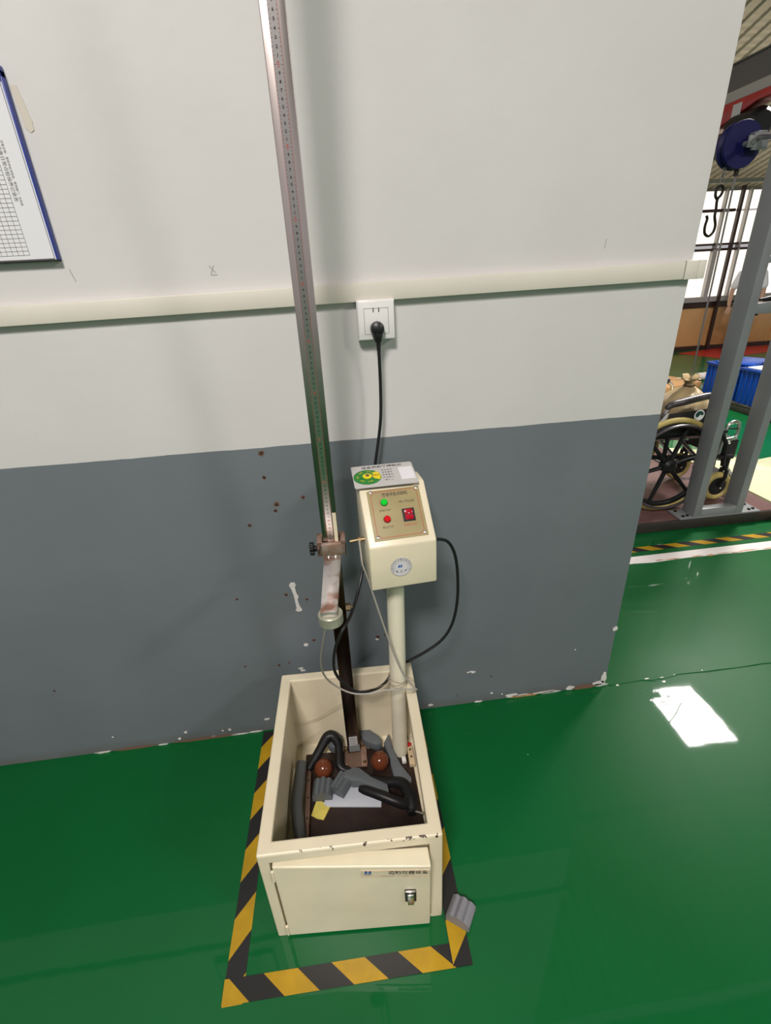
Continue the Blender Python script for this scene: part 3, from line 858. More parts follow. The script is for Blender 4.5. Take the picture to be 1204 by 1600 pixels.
rl.add([(-.0073, .8, 0), (-.0069, .8, 0), (-.0069, 2.09, 0), (-.0073, 2.09, 0)], [(0, 1, 2, 3)], M['ink_red'], TR_)
rl.add([(.0073, .8, 0), (.0069, .8, 0), (.0069, 2.09, 0), (.0073, 2.09, 0)], [(0, 1, 2, 3)], M['ink_red'], TR_)
rl.build('ruler', column, label='steel ruler with black and red centimetre figures')
b = MB(); b.box((.0135, .842, .0008), (.0085, .105, .001), M['sticker_cream'], TC); b.build('tape_strip', column)
b = MB(); b.box((.001, .062, .0008), (.026, .04, .001), M['sticker'], TC)
for k in range(7): b.box((.001, .047 + .005 * k, .0015), (.02, .0012, .0004), M['ink_soft'], TC)
b.box((.003, .025, .001), (.034, .03, .002), M['frame_grey'], TC)
b.build('serial_plate', column, label='worn silver serial plate')

# sliding clamp with knob, magnet arm and magnet
SY = .8015                                     # along the column
b = MB()
TK = TC @ Matrix.Translation((0, SY, 0))
b.box((0, 0, .008), (.068, .032, .013), M['rusty'], TK, bev=.002)
b.box((0, 0, -.036), (.068, .032, .013), M['rusty'], TK, bev=.002)
for sx in (-1, 1): b.box((sx * .0275, 0, -.014), (.013, .032, .057), M['rusty'], TK, bev=.002)
clamp = b.build('slide_clamp', tester)
b = MB()
TN = RW @ frame((-.116, -.232, .858), (0, 1, 0), (0, 0, 1))      # z axis to +x, so go negative for the knob
prof = []
for k in range(40):
    a = 2 * math.pi * k / 40
    r = .0145 + .0022 * math.cos(7 * a); prof.append((r * math.cos(a), r * math.sin(a)))
b.prism(prof, -.019, -.008, M['black_plastic'], TN, bev=.0012)
b.lathe([(.0075, -.008), (.0065, .002)], M['black_plastic'], TN, 14)
b.lathe([(.003, 0), (.003, .012)], M['steel'], TN, 8)
b.build('clamp_knob', clamp, label='black fluted clamp knob')
b = MB()
TA = RW @ frame((-.0795, -.255, .8645), (.998, -.06, 0), (-.06, -.998, 0))   # y runs out along the arm; z points down
b.prism([(-.0195, .028), (.0195, .028), (.0165, .238), (-.0155, .238)], 0, .012, M['arm_steel'], TA, bev=.001)
arm = b.build('magnet_arm', tester, label='flat steel arm with rust streaks')
for x in (-.008, .008):
    b = MB(); b.lathe([(.0052, 0), (.0052, -.003), (.003, -.0052)], M['steel'], TA @ Matrix.Translation((x, .037, 0)), 12); b.build('screw', arm)
b = MB()
for r0, r1 in ((.0085, .0068), (.0035, .0025)):
    n = 20; vs = []; fs = []
    for k in range(n):
        a = 2 * math.pi * k / n
        vs += [(r0 * math.cos(a), r0 * math.sin(a), 0), (r1 * math.cos(a), r1 * math.sin(a), 0)]
    for k in range(n): q = (k + 1) % n; fs.append((2 * k, 2 * k + 1, 2 * q + 1, 2 * q))
    b.add(vs, fs, M['strip'], TA @ Matrix.Translation((0, .222, -.0004)))
b.build('engraved_ring', arm)
b = MB()
b.lathe([(.0225, .0), (.0245, .002), (.0245, .022), (.0225, .024)], M['magnet'], RW @ Matrix.Translation((-.0915, -.478, .8285)), 32)
b.build('electromagnet', tester, label='round olive grey electromagnet')
# bolt on the column side, lower
b = MB(); b.cyl((-.064, -.212, .66), (-.052, -.212, .66), .011, M['brass'], 6, RW); b.cyl((-.069, -.212, .66), (-.046, -.212, .66), .005, M['brass'], 10, RW)
b.build('brass_bolt', tester)

# support pole and control box
b = MB()
b.lathe([(.024, 0), (.0238, .72)], M['pole'], RW @ (Matrix.Translation((.061, -.199, .046)) @ Matrix.Rotation(.014, 4, 'Y') @ Matrix.Rotation(-.0, 4, 'X')), 28)
b.build('support_pole', tester)
TB = RW @ (Matrix.Translation((.085, -.281, 0)) @ Matrix.Rotation(.073, 4, 'Z'))
hw = .0815
prof = [(0, .755), (0, .873), (.112, .981), (.175, .981), (.175, .755)]
b = MB()
# prism across the width: profile (depth, height) -> box local
TPf = TB @ Matrix(((0, 0, 1, -hw), (1, 0, 0, 0), (0, 1, 0, 0), (0, 0, 0, 1)))
b.prism(prof, 0, 2 * hw, M['cream_plain'], TPf, bev=.004)
cbox = b.build('control_box', tester)
# slanted face frame: x across, y up the slope
sl = Vector((0, .112, .108)).normalized()
TS = TB @ frame((0, 0, .873), (1, 0, 0), sl)
b = MB()
b.box((0, .0785, .0006), (.1295, .1275, .0018), M['gold'], TS, bev=.0005)
TP = TS @ Matrix.Translation((0, 0, .0017))
def line(b, p, q, w, m, T):
    p, q = Vector((*p, 0)), Vector((*q, 0)); n = Vector((-(q - p).y, (q - p).x, 0)).normalized() * w / 2
    b.add([p - n, q - n, q + n, p + n], [(0, 1, 2, 3)], m, T)
ch, x0, x1, y0, y1 = .009, -.0565, .0565, .0215, .138
loop = [(x0 + ch, y0), (x1 - ch, y0), (x1, y0 + ch), (x1, y1 - ch), (x1 - ch, y1), (x0 + ch, y1), (x0, y1 - ch), (x0, y0 + ch)]
for k in range(8): line(b, loop[k], loop[(k + 1) % 8], .0011, M['ink_red'], TP)
b.text('落球冲击试验机', .0105, M['ink'], TP @ Matrix.Translation((.002, .1275, 0)), bold=.0001, stretch=.86)
b.text('MK-7702LBF', .0085, M['ink'], TP @ Matrix.Translation((.0275, .1055, 0)), stretch=.86)
b.text('启动START', .0068, M['ink'], TP @ Matrix.Translation((-.0275, .0885, 0)), stretch=.86)
b.text('停止STOP', .0068, M['ink'], TP @ Matrix.Translation((-.0278, .0462, 0)), stretch=.86)
b.text('电源POWER', .0068, M['ink_red'], TP @ Matrix.Translation((.0265, .0458, 0)), stretch=.86)
panel = b.build('control_panel', tester, label='gold control panel with red border line')
for (x, y) in [(-.0555, .1385), (.0575, .137), (-.0565, .024), (.0565, .0225)]:
    b = MB(); b.lathe([(.0042, 0), (.0038, .0016), (.0018, .0026)], M['steel'], TP @ Matrix.Translation((x, y, 0)), 14); b.build('screw', panel)
for (x, y, m, nm) in [(-.0272, .1085, 'green_btn', 'green start button'), (-.027, .0655, 'red_btn', 'red stop button')]:
    b = MB(); b.lathe([(.0088, 0), (.0088, .0025)], M['black_plastic'], TP @ Matrix.Translation((x, y, 0)), 24)
    b.lathe([(.0082, .0025), (.008, .006), (.0068, .0075)], M[m], TP @ Matrix.Translation((x, y, 0)), 24)
    b.build('push_button', panel, label=nm)
b = MB()
b.box((.0265, .0705, .0012), (.0292, .0325, .003), M['ink'], TP, bev=.0006)
b.box((.0265, .0775, .0028), (.0195, .0125, .004), M['red_switch'], TP, bev=.0008, rot=(.2, 0, 0))
b.box((.0265, .0635, .0034), (.0195, .0125, .004), M['red_switch'], TP, bev=.0008, rot=(-.2, 0, 0))
b.box((.0265, .081, .0052), (.0009, .0045, .0004), M['ink_white'], TP, rot=(.2, 0, 0))
b.box((.0265, .0733, .0041), (.004, .0009, .0004), M['ink_white'], TP)
b.build('rocker_switch', panel, label='red rocker power switch')
# round sticker on the front face
TQ = TB @ frame((-.0072, -.0008, .8125), (1, 0, 0), (0, 0, 1))
b = MB()
b.lathe([(.0258, -.0004), (.0258, .0004)], M['sticker'], TQ, 36)
TQ2 = TQ @ Matrix.Translation((0, 0, .0006))
for r0, r1 in ((.0252, .0244), (.0166, .0161)):
    n = 40; vs = []; fs = []
    for k in range(n):
        a = 2 * math.pi * k / n; vs += [(r0 * math.cos(a), r0 * math.sin(a), 0), (r1 * math.cos(a), r1 * math.sin(a), 0)]
    for k in range(n): q = (k + 1) % n; fs.append((2 * k, 2 * k + 1, 2 * q + 1, 2 * q))
    b.add(vs, fs, M['ink_soft'], TQ2)
for k, chx in enumerate('东莞市迈科仪器设备有限公司'):
    a = math.radians(205 - k * 230 / 12)
    b.text(chx, .0052, M['ink'], TQ2 @ Matrix.Translation((.0205 * math.cos(a), .0205 * math.sin(a), 0)) @ Matrix.Rotation(a - math.pi / 2, 4, 'Z'))
logo_m(b, -.0085, -.001, .013, TQ2 @ Matrix.Translation((0, 0, .0001)), M['ink_blue'])
b.text('.', .008, M['ink_blue'], TQ2 @ Matrix.Translation((.007, .0, 0)))
for k, chx in enumerate('合格证'):
    b.text(chx, .0062, M['ink'], TQ2 @ Matrix.Translation((-.0105 + .0105 * k, -.0115 - (.001 if k == 1 else 0), 0)), bold=.00015)
b.build('round_sticker', cbox, label='round silver quality sticker with blue logo')
# brass signal connector on the left side and the grey signal wire to the magnet
b = MB()
b.cyl((.004, -.215, .861), (-.012, -.216, .861), .0055, M['brass'], 12, RW)
b.cyl((-.012, -.216, .861), (-.017, -.2165, .861), .0085, M['brass'], 6, RW)
b.cyl((-.017, -.2165, .861), (-.038, -.218, .8595), .0042, M['brass'], 10, RW)
b.build('signal_connector', tester)
wp = crv([(-.015, -.222, .862), (-.014, -.235, .84), (-.0125, -.25, .81), (-.002, -.25, .766), (.017, -.25, .675), (.033, -.25, .60), (.052, -.25, .519), (.073, -.25, .446),
          (.093, -.25, .404), (.109, -.252, .378), (.108, -.262, .387), (.063, -.27, .403), (.018, -.27, .407), (-.027, -.27, .402), (-.071, -.27, .412), (-.111, -.275, .45),
          (-.134, -.31, .525), (-.134, -.36, .62), (-.118, -.42, .73), (-.105, -.455, .80), (-.102, -.462, .83)], 7)
b = MB(); b.tube(wp, .0024, M['wire_grey'], 8, RW); b.build('signal_wire', tester, label='thin grey signal wire looping down to the magnet')
b = MB()
for (z, ph, rr, tl) in ((.372, 0, .0262, .012), (.378, 1.2, .0266, -.01), (.366, 2.5, .0264, .006)):
    loop = [(.0645 + rr * math.cos(a), -.199 + rr * math.sin(a), z + tl * math.sin(a + ph)) for a in [2 * math.pi * k / 26 for k in range(26)]]
    b.tube(loop, .0009, M['string'], 5, RW, closed=True)
b.tube(crv([(.088, -.205, .372), (.1, -.215, .385), (.11, -.22, .372), (.109, -.235, .355), (.1, -.24, .352)], 5), .0009, M['string'], 5, RW)
b.tube(crv([(.04, -.21, .372), (.0, -.24, .39), (-.05, -.245, .392)], 5), .0009, M['string'], 5, RW)
b.build('binding_wire', tester)
b = MB(); b.tube(crv([(-.065, -.17, .287), (-.12, -.155, .245), (-.181, -.15, .203), (-.215, -.145, .183), (-.262, -.15, .181)], 6), .0009, M['string'], 5, RW); b.build('loose_string', tester)

# ------------------------------------------------------------------ status sign lying on the control box
TG0 = frame((-.0135, -.1885, .9835), (1, .035, 0), (-.012, .1045, .0155))
t = thing('status_sign', 'grey equipment status sign with a green dial, lying on the control box top', 'sign', (.065, -.135, .985))
TI = Matrix.Translation((-.065, .135, -.985))
TG = TI @ TG0
def rrect(x0, y0, x1, y1, r, n=5):
    out = []
    for cx, cy, a0 in ((x1 - r, y1 - r, 0), (x0 + r, y1 - r, 90), (x0 + r, y0 + r, 180), (x1 - r, y0 + r, 270)):
        for k in range(n + 1):
            a = math.radians(a0 + 90 * k / n); out.append((cx + r * math.cos(a), cy + r * math.sin(a)))
    return out
b = MB(); b.prism(rrect(0, 0, .157, .106, .005), 0, .0018, M['sign_grey'], TG); b.build('plate', t)
b = MB(); b.box((.08, .012, -.0015), (.12, .014, .003), M['black'], TG); b.build('magnet_strip', t)
TG2 = TG @ Matrix.Translation((0, 0, .002))
b = MB()
b.text('设备状态管理标识', .0118, M['ink'], TG2 @ Matrix.Translation((.078, .094, 0)), bold=.0002, stretch=1.1)
rows = ['设备名称', '设备编号', '规格型号', '使用部门', '责任人']
for k, tx in enumerate(rows):
    b.text(' '.join(tx), .0058, M['ink'], TG2 @ Matrix.Translation((.088, .076 - .0125 * k, 0)), bold=.0001, stretch=.95)
b.prism([(.118, .022), (.153, .022), (.153, .081), (.118, .081)], -.0003, .0004, M['paper'], TG2)
b.build('lettering', t)
b = MB(); b.lathe([(.0345, 0), (.0345, .0012), (.033, .0016)], M['dial_green'], TG2 @ Matrix.Translation((.036, .047, 0)), 40)
TG3 = TG2 @ Matrix.Translation((.036, .047, .0018))
sec = [(.004, -.012)] + [(.0335 * math.cos(math.radians(a)), .0335 * math.sin(math.radians(a))) for a in range(-32, 43, 6)] + [(.012, .016)]
b.prism(sec[1:] + [(.016, .012), (.013, 0), (.016, -.01)], 0, .0003, M['yellow_print'], TG3)
for k, tx in enumerate(['停用', '待修', '封存', '检修', '备用']):
    a = math.radians(75 + k * 52)
    b.text(tx, .006, M['yellow_print'], TG3 @ Matrix.Translation((.0235 * math.cos(a), .0235 * math.sin(a), .0003)) @ Matrix.Rotation(a - math.pi / 2, 4, 'Z'))
b.text('运行', .0085, M['ink_red'], TG3 @ Matrix.Translation((.0238, .003, .0005)) @ Matrix.Rotation(-.05, 4, 'Z'), bold=.0001)
b.build('status_dial', t, label='green status dial with yellow sector')
b = MB()
b.lathe([(.0115, .0003), (.0115, .0025), (.0095, .003)], M['yellow_print'], TG3, 26)
b.lathe([(.0045, .003), (.0045, .005)], M['strip'], TG3, 16)
b.box((-.0165, 0, .0012), (.006, .018, .0015), M['dial_green'], TG3)
b.build('dial_pointer', t)

# ------------------------------------------------------------------ things lying in the well of the tester
ZP = 0.058
for (x, y, lb) in [(-.183, -.244, 'glossy brown ball at the left of the column foot, beside the black elbow grip'),
                   (-.0085, -.245, 'glossy brown ball at the right of the column foot, beside the long grey piece')]:
    b = MB(); b.ball((0, 0, 0), .0285, M['ball'], seg=32)
    o = b.build('ball'); o.location = (x, y, ZP + .0287); tag(o, lb, 'ball', 'brown test balls in the well')
b = MB(); b.prism([(-.186, -.338), (-.18, -.326), (-.143, -.296), (-.096, -.272), (-.05, -.285), (-.015, -.34), (-.02, -.374), (-.176, -.35)], ZP, ZP + .006, M['white_board'], bev=.0015)
recenter(tag(b.build('pale_board'), 'pale grey rounded board lying flat under the grey elbow piece', 'board'))
b = MB()
yp = [(-.206, -.322), (-.165, -.346), (-.186, -.385), (-.204, -.379), (-.222, -.367)]
b.prism(yp, ZP, ZP + .002, M['yellow_paper'])
b.prism([(-.196, -.352), (-.165, -.346), (-.186, -.385)], ZP + .002, ZP + .0035, M['yellow_paper'])
recenter(tag(b.build('paper_scrap'), 'crumpled yellow paper scrap on the brown plate', 'paper'))
# bent grey piece
b = MB(); b.prism([(-.127, -.289), (-.118, -.272), (-.09, -.262), (-.072, -.268), (-.041, -.301), (.005, -.332), (.008, -.372), (-.02, -.359), (-.047, -.329), (-.079, -.309), (-.098, -.307)], ZP + .007, ZP + .042, M['grey_plastic'], bev=.004)
recenter(tag(b.build('grey_elbow'), 'bent grey plastic elbow piece lying across the pale board', 'plastic part'))
def ribbed(w, l, h, n, m, T, name, label, cat):
    """short extruded piece with a fluted top"""
    prof = [(-w / 2, 0)]
    N = n * 8
    for k in range(N + 1):
        x = -w / 2 + w * k / N
        env = h * (1 - .35 * (2 * k / N - 1) ** 2)
        prof.append((x, env * (.8 + .2 * abs(math.sin(math.pi * n * k / N)))))
    prof.append((w / 2, 0))
    b = MB(); b.prism(prof, -l / 2, l / 2, m, T @ frame((0, 0, 0), (1, 0, 0), (0, 0, 1)), bev=.0)
    return recenter(tag(b.build(name), label, cat, 'grey fluted plastic offcuts'))
ribbed(.058, .05, .042, 3, M['grey_plastic'], Matrix.Translation((-.186, -.305, ZP + .001)) @ Matrix.Rotation(-.12, 4, 'Z'), 'fluted_offcut', 'grey fluted plastic offcut in the well beside the left ball', 'plastic part')
ribbed(.05, .056, .036, 3, M['grey_plastic'], Matrix.Translation((-.132, -.2985, ZP + .008)) @ Matrix.Rotation(-.6, 4, 'Z'), 'fluted_offcut', 'grey fluted plastic offcut on the pale board, touching the bent elbow piece', 'plastic part')
ribbed(.06, .05, .036, 3, M['grey_shine'], Matrix.Translation((.146, -.637, .0035)) @ Matrix.Rotation(-.62, 4, 'Z'), 'fluted_offcut', 'shiny grey fluted plastic offcut on the floor tape right of the cabinet', 'plastic part')
# long curved piece in the gap at the left
b = MB()
b.tube(crv([(-.247, -.236, .115), (-.254, -.3, .108), (-.259, -.36, .1), (-.25, -.42, .088), (-.244, -.46, .074)], 6), lerp_r([.016, .0175, .0175, .016, .012], 6), M['grey_dark'], 12)
recenter(tag(b.build('curved_grip'), 'long dark grey curved grip lying along the left inner side of the well', 'plastic part'))
# back grey piece, piece behind the black grip, long piece on the right
b = MB(); b.prism([(-.064, -.13), (-.03, -.13), (.004, -.168), (.004, -.188), (-.012, -.192), (-.04, -.178), (-.054, -.166)], ZP + .005, ZP + .036, M['grey_plastic'], bev=.004)
recenter(tag(b.build('grey_wedge'), 'grey plastic wedge at the back of the well behind the right ball', 'plastic part'))
b = MB(); b.prism([(-.168, -.128), (-.122, -.132), (-.122, -.160), (-.15, -.178), (-.168, -.165)], ZP + .0005, ZP + .032, M['grey_plastic'], bev=.004)
recenter(tag(b.build('grey_wedge'), 'grey plastic wedge half hidden behind the black elbow grip', 'plastic part'))
b = MB(); b.prism([(.01, -.184), (.031, -.15), (.0345, -.172), (.036, -.205), (.053, -.265), (.08, -.316), (.074, -.331), (.046, -.311), (.028, -.304), (.022, -.26), (.024, -.243)], ZP + .001, ZP + .03, M['grey_plastic'], bev=.003)
recenter(tag(b.build('grey_bracket'), 'long grey plastic bracket between the right ball and the support pole', 'plastic part'))
# black elbow grip at the back left
b = MB()
p1 = [(-.232, -.235, .081), (-.212, -.212, .09), (-.192, -.186, .102), (-.172, -.158, .112), (-.158, -.152, .114), (-.146, -.158, .112), (-.134, -.18, .106), (-.134, -.21, .094), (-.1345, -.238, .083), (-.12, -.251, .076), (-.104, -.253, .074)]
b.tube(crv(p1, 5), lerp_r([.013, .0135, .0135, .016, .0175, .016, .0135, .013, .0125, .0115, .010], 5), M['black_plastic'], 12)
recenter(tag(b.build('elbow_grip'), 'black bent elbow grip leaning at the back left of the well', 'handle'))
t = thing('forked_handle', 'black forked plastic handle with a metal pin at the right of the well', 'handle', (.03, -.36, ZP))
Ti = Matrix.Translation((-.03, .36, -ZP))
b = MB()
b.tube(crv([(-.052, -.288, .078), (-.004, -.313, .082), (.03, -.323, .088), (.05, -.335, .09), (.064, -.36, .09)], 6), lerp_r([.009, .0135, .0155, .017, .018], 6), M['black_plastic'], 12, Ti)
b.tube(crv([(-.078, -.343, .112), (-.062, -.351, .1135), (-.02, -.374, .1145), (.02, -.392, .107), (.046, -.395, .095), (.066, -.376, .09)], 6), lerp_r([.008, .0125, .0135, .0145, .0155, .018], 6), M['black_plastic'], 12, Ti)
b.tube(crv([(.058, -.35, .09), (.066, -.385, .09), (.063, -.414, .086)], 5), lerp_r([.018, .0205, .0155], 5), M['black_plastic'], 14, Ti)
b.build('fork', t)
b = MB(); b.cyl((.063, -.405, .086), (.0625, -.422, .085), .0128, M['black'], 14, Ti); b.build('collar', t)
b = MB(); b.cyl((.066, -.414, .088), (.0925, -.4325, .094), .0035, M['silver'], 10, Ti); b.build('pin', t, label='bright metal pin')
# odd bits beside the pole
b = MB(); b.prism([(.084, -.199), (.100, -.197), (.100, -.262), (.082, -.262)], ZP, ZP + .014, M['beige_wood'], bev=.001)
for y in (-.21, -.235): b.lathe([(.0035, 0), (.0035, .0006)], M['ink'], Matrix.Translation((.092, y, ZP + .0139)), 10)
recenter(tag(b.build('drilled_block'), 'small beige block with two drilled holes beside the pole', 'block'))
b = MB(); b.box((.0, .0, .006), (.013, .018, .012), M['white_plastic'], bev=.001)
for y in (-.004, .004): b.box((-.0067, y, .006), (.001, .003, .004), M['ink'])
o = tag(b.build('cable_plug'), 'small white cable plug at the foot of the support pole', 'plug'); o.location = (.0675, -.238, ZP + .0002)
b = MB(); b.box((0, 0, .006), (.02, .012, .012), M['red_plastic'], bev=.003); b.cyl((-.012, 0, .006), (.012, 0, .006), .003, M['red_plastic'], 8)
o = tag(b.build('red_clip'), 'small red plastic clip behind the beige block', 'clip'); o.location = (.0885, -.187, ZP); o.rotation_euler = (0, 0, .5)
b = MB(); b.box((0, 0, .01), (.022, .018, .02), M['black_plastic'], bev=.003); b.cyl((-.006, 0, .02), (-.006, 0, .028), .004, M['black_plastic'], 10)
o = tag(b.build('plastic_lump'), 'small black plastic lump in the back right corner of the well', 'plastic part'); o.location = (.083, -.148, .0462)

# ------------------------------------------------------------------ beyond the wall: loading platform and test rig
t = thing('platform', 'low brown platform with a dark steel edge under the wheelchair', 'platform', (1.8, 1.6, 0))
b = MB(); b.box((0, .05, .035), (1.5, 1.2, .066), M['plat'], bev=.004); b.build('deck', t)
b = MB(); b.box((0, -.553, .033), (1.52, .014, .064), M['plat_edge'], bev=.003); b.build('edge_strip', t)
b = MB(); b.box((0, 0, .022), (.18, .06, .044), M['beige_wood'], bev=.003)
o = tag(b.build('wood_block'), 'orange brown wooden block against the platform edge', 'block'); o.location = (2.56, .975, 0)

rig = thing('test_rig', 'grey steel post frame bolted to the platform, with pulley arm', 'rig', (2.1, 1.08, .068))
Ti = Matrix.Translation((-2.1, -1.08, -.068))
b = MB(); b.prism([(1.895, 1.035), (2.40, 1.035), (2.40, 1.15), (1.895, 1.15)], .068, .078, M['frame_grey'], Ti, bev=.002); base = b.build('base_plate', rig)
for (x, y) in [(1.925, 1.055), (1.955, 1.06), (2.345, 1.06), (2.375, 1.065), (1.925, 1.125), (2.37, 1.125)]:
    b = MB(); b.lathe([(.009, 0), (.009, .006), (.005, .009)], M['hook'], Ti @ Matrix.Translation((x, y, .078)), 6); b.build('bolt', base)
for x, hgt in ((2.0, 1.96), (2.262, 1.147)):
    b = MB(); b.box((x, 1.088, .078 + hgt / 2), (.046, .1, hgt), M['frame_grey'], Ti, bev=.003); b.build('post', rig)
b = MB(); b.box((2.131, 1.062, .101), (.216, .048, .046), M['frame_grey'], Ti, bev=.003); b.build('bottom_rail', rig)
for z, hh, xl in ((1.2, .05, .216), (1.412, .03, .09)):
    b = MB(); b.box((2.023 + xl / 2, 1.075, z), (xl, .04, hh), M['frame_grey'], Ti, bev=.003); b.build('cross_rail', rig)
b = MB(); b.lathe([(.01, 0), (.01, -.008)], M['hook'], Ti @ Matrix.Translation((2.05, 1.065, 1.175)), 8); b.build('bolt', rig)
b = MB(); b.tube([(2.0, 1.13, 1.895), (2.08, 1.3, 1.925), (2.14, 1.43, 1.948)], .013, M['steel'], 10, Ti); 
b.build('pulley_arm', rig)
b = MB()
for sx in (-.0, ):
    b.box((2.15, 1.425, 1.93), (.08, .012, .07), M['frame_grey'], Ti, bev=.002)
    b.box((2.15, 1.575, 1.93), (.08, .012, .07), M['frame_grey'], Ti, bev=.002)
b.box((2.15, 1.5, 1.967), (.05, .16, .012), M['frame_grey'], Ti, bev=.002)
b.cyl((2.105, 1.41, 1.928), (2.105, 1.59, 1.928), .012, M['frame_grey'], 12, Ti)
b.box((2.13, 1.42, 1.93), (.1, .008, .05), M['frame_grey'], Ti, bev=.002)
b.build('pulley_bracket', rig)
b = MB()
b.lathe([(.1, -.03), (.102, -.026), (.102, -.014), (.086, -.004), (.086, .004), (.102, .014), (.102, .026), (.1, .03)], M['pulley_blue'], Ti @ frame((2.098, 1.5, 1.928), (1, 0, 0), (0, 0, 1)), 40)
b.build('pulley_wheel', rig, label='dark blue pulley wheel')
b = MB(); b.tube(crv([(2.2, 1.09, 2.03), (2.2, 1.1, 1.9), (2.235, 1.06, 1.75), (2.29, 1.05, 1.5)], 5), .006, M['black'], 8, Ti); b.build('hose', rig)

# cable with the sack hung on it, hook on a short chain
b = MB(); b.tube([(2.118, 1.5, 1.845), (2.1255, 1.5, 1.3), (2.127, 1.5, .755)], .005, M['cable'], 8)
b.tube([(2.118, 1.5, 1.86), (2.118, 1.5, 1.80)], .012, M['hook'], 10)
recenter(tag(b.build('hoist_cable'), 'thin steel cable running from the blue pulley down to the tan sack', 'cable'))
t = thing('crane_hook', 'dark curved steel hook hanging by the blue pulley', 'hook', (2.042, 1.5, 1.53))
Ti = Matrix.Translation((-2.042, -1.5, -1.53))
hk = crv([(2.05, 1.5, 1.762), (2.066, 1.5, 1.75), (2.062, 1.5, 1.722), (2.046, 1.5, 1.70), (2.05, 1.5, 1.66), (2.052, 1.5, 1.625), (2.066, 1.5, 1.585), (2.062, 1.5, 1.552), (2.04, 1.5, 1.535), (2.016, 1.5, 1.548), (2.008, 1.5, 1.58), (2.012, 1.5, 1.615), (2.004, 1.5, 1.63)], 6)
b = MB(); b.tube(hk, .0068, M['hook'], 9, Ti)
b.tube(crv([(2.05, 1.5, 1.762), (2.03, 1.5, 1.752), (2.03, 1.5, 1.72), (2.046, 1.5, 1.70)], 5), .0068, M['hook'], 8, Ti); b.build('hook', t)
for k in range(3):
    z = 1.772 + .026 * k
    T = Ti @ Matrix.Translation((2.05, 1.5, z)) @ Matrix.Rotation(math.pi / 2, 4, 'X') @ Matrix.Rotation((k % 2) * math.pi / 2, 4, 'Y') @ Matrix.Diagonal((.75, 1.25, 1, 1))
    b = MB(); b.torus(.012, .0036, M['cable'], T, 16, 6); b.build('chain_link', t)

# sack
t = thing('sand_sack', 'tan tied sack lying on the wheelchair seat', 'sack', (2.125, 1.5, .49))
rnd = random.Random(2)
prof = [(.02, 0), (.11, .004), (.145, .04), (.152, .09), (.14, .14), (.112, .185), (.07, .213), (.03, .235), (.022, .25), (.026, .262)]
n = 36; vs = []; fs = []
ph = [rnd.uniform(0, 6.28) for _ in range(4)]
for i, (r, z) in enumerate(prof):
    for k in range(n):
        a = 2 * math.pi * k / n
        q = 1 + .045 * math.sin(3 * a + ph[0] + z * 9) + .035 * math.sin(7 * a + ph[1] + z * 22) + (.10 * math.sin(9 * a) if z > .2 else 0)
        vs.append((r * q * math.cos(a) * 1.0, r * q * math.sin(a), z + .008 * math.sin(4 * a + ph[2])))
for i in range(len(prof) - 1):
    for k in range(n): fs.append((i * n + k, i * n + (k + 1) % n, (i + 1) * n + (k + 1) % n, (i + 1) * n + k))
fs.append(tuple(reversed(range(n)))); fs.append(tuple((len(prof) - 1) * n + k for k in range(n)))
b = MB(); b.add(vs, fs, M['sack'], None, True); b.build('sack_body', t)
b = MB()
for k in range(9):
    a = 2 * math.pi * k / 9 + .2
    L = .075 if k in (3, 4, 5) else .055
    d = Vector((math.cos(a), math.sin(a), 0))
    c0 = Vector((0, 0, .252)) + d * .012; c1 = Vector((0, 0, .285)) + d * L * .5; c2 = Vector((0, 0, .292 + .014 * math.sin(5 * a))) + d * L * .95
    s_ = Vector((-d.y, d.x, 0))
    vs = [c0 - s_ * .009, c0 + s_ * .009, c1 - s_ * .024, c1 + s_ * .024, c2 - s_ * .02, c2 + s_ * .02]
    vs += [v + Vector((0, 0, .003)) for v in vs]
    b.add(vs, [(0, 1, 3, 2), (2, 3, 5, 4), (6, 8, 9, 7), (8, 10, 11, 9), (0, 2, 8, 6), (1, 7, 9, 3), (2, 4, 10, 8), (3, 9, 11, 5), (4, 5, 11, 10)], M['sack'], None, True)
b.build('gathered_neck', t)
b = MB(); b.torus(.027, .006, M['strip'], Matrix.Translation((0, 0, .247)), 20, 6); b.build('neck_tie', t)

# ------------------------------------------------------------------ wheelchair
WC = thing('wheelchair', 'black wheelchair with tan tyres and silver footrest standing on the platform', 'wheelchair', (1.858, 1.43, .068))
Ti = Matrix.Translation((-1.858, -1.43, -.068))
R = .287; hz = .068 + R
for wi, y in enumerate((1.185, 1.675)):
    T = Ti @ frame((1.858, y, hz), (1, 0, 0), (0, 0, 1))       # z axis towards -y
    b = MB(); b.torus(R - .016, .0165, M['tire'], T, 56, 10); wh = b.build('tyre', WC)
    b = MB()
    n = 56
    rim = [(R - .03) for _ in range(n)]
    b.torus(R - .045, .017, M['black_plastic'], T, 56, 10)
    for k in range(6):
        a = math.radians(12 + 60 * k)
        d0 = (.03 * math.cos(a), .03 * math.sin(a), 0); d1 = ((R - .045) * math.cos(a), (R - .045) * math.sin(a), 0)
        b.tube([d0, d1], [.0135, .010], M['black_plastic'], 8, T)
    b.lathe([(.022, -.035), (.042, -.025), (.042, .02), (.026, .034)], M['black_plastic'], T, 18)
    b.build('wheel', WC)
    b = MB(); sgn = 1 if wi == 0 else -1
    b.torus(R - .035, .008, M['armpad'], T @ Matrix.Translation((0, 0, sgn * .045)), 56, 8)
    for k in range(6):
        a = math.radians(12 + 60 * k); r = R - .037
        b.tube([(r * math.cos(a), r * math.sin(a), sgn * .043), (r * math.cos(a), r * math.sin(a), sgn * .008)], .004, M['armpad'], 6, T)
    b.build('hand_rim', WC)
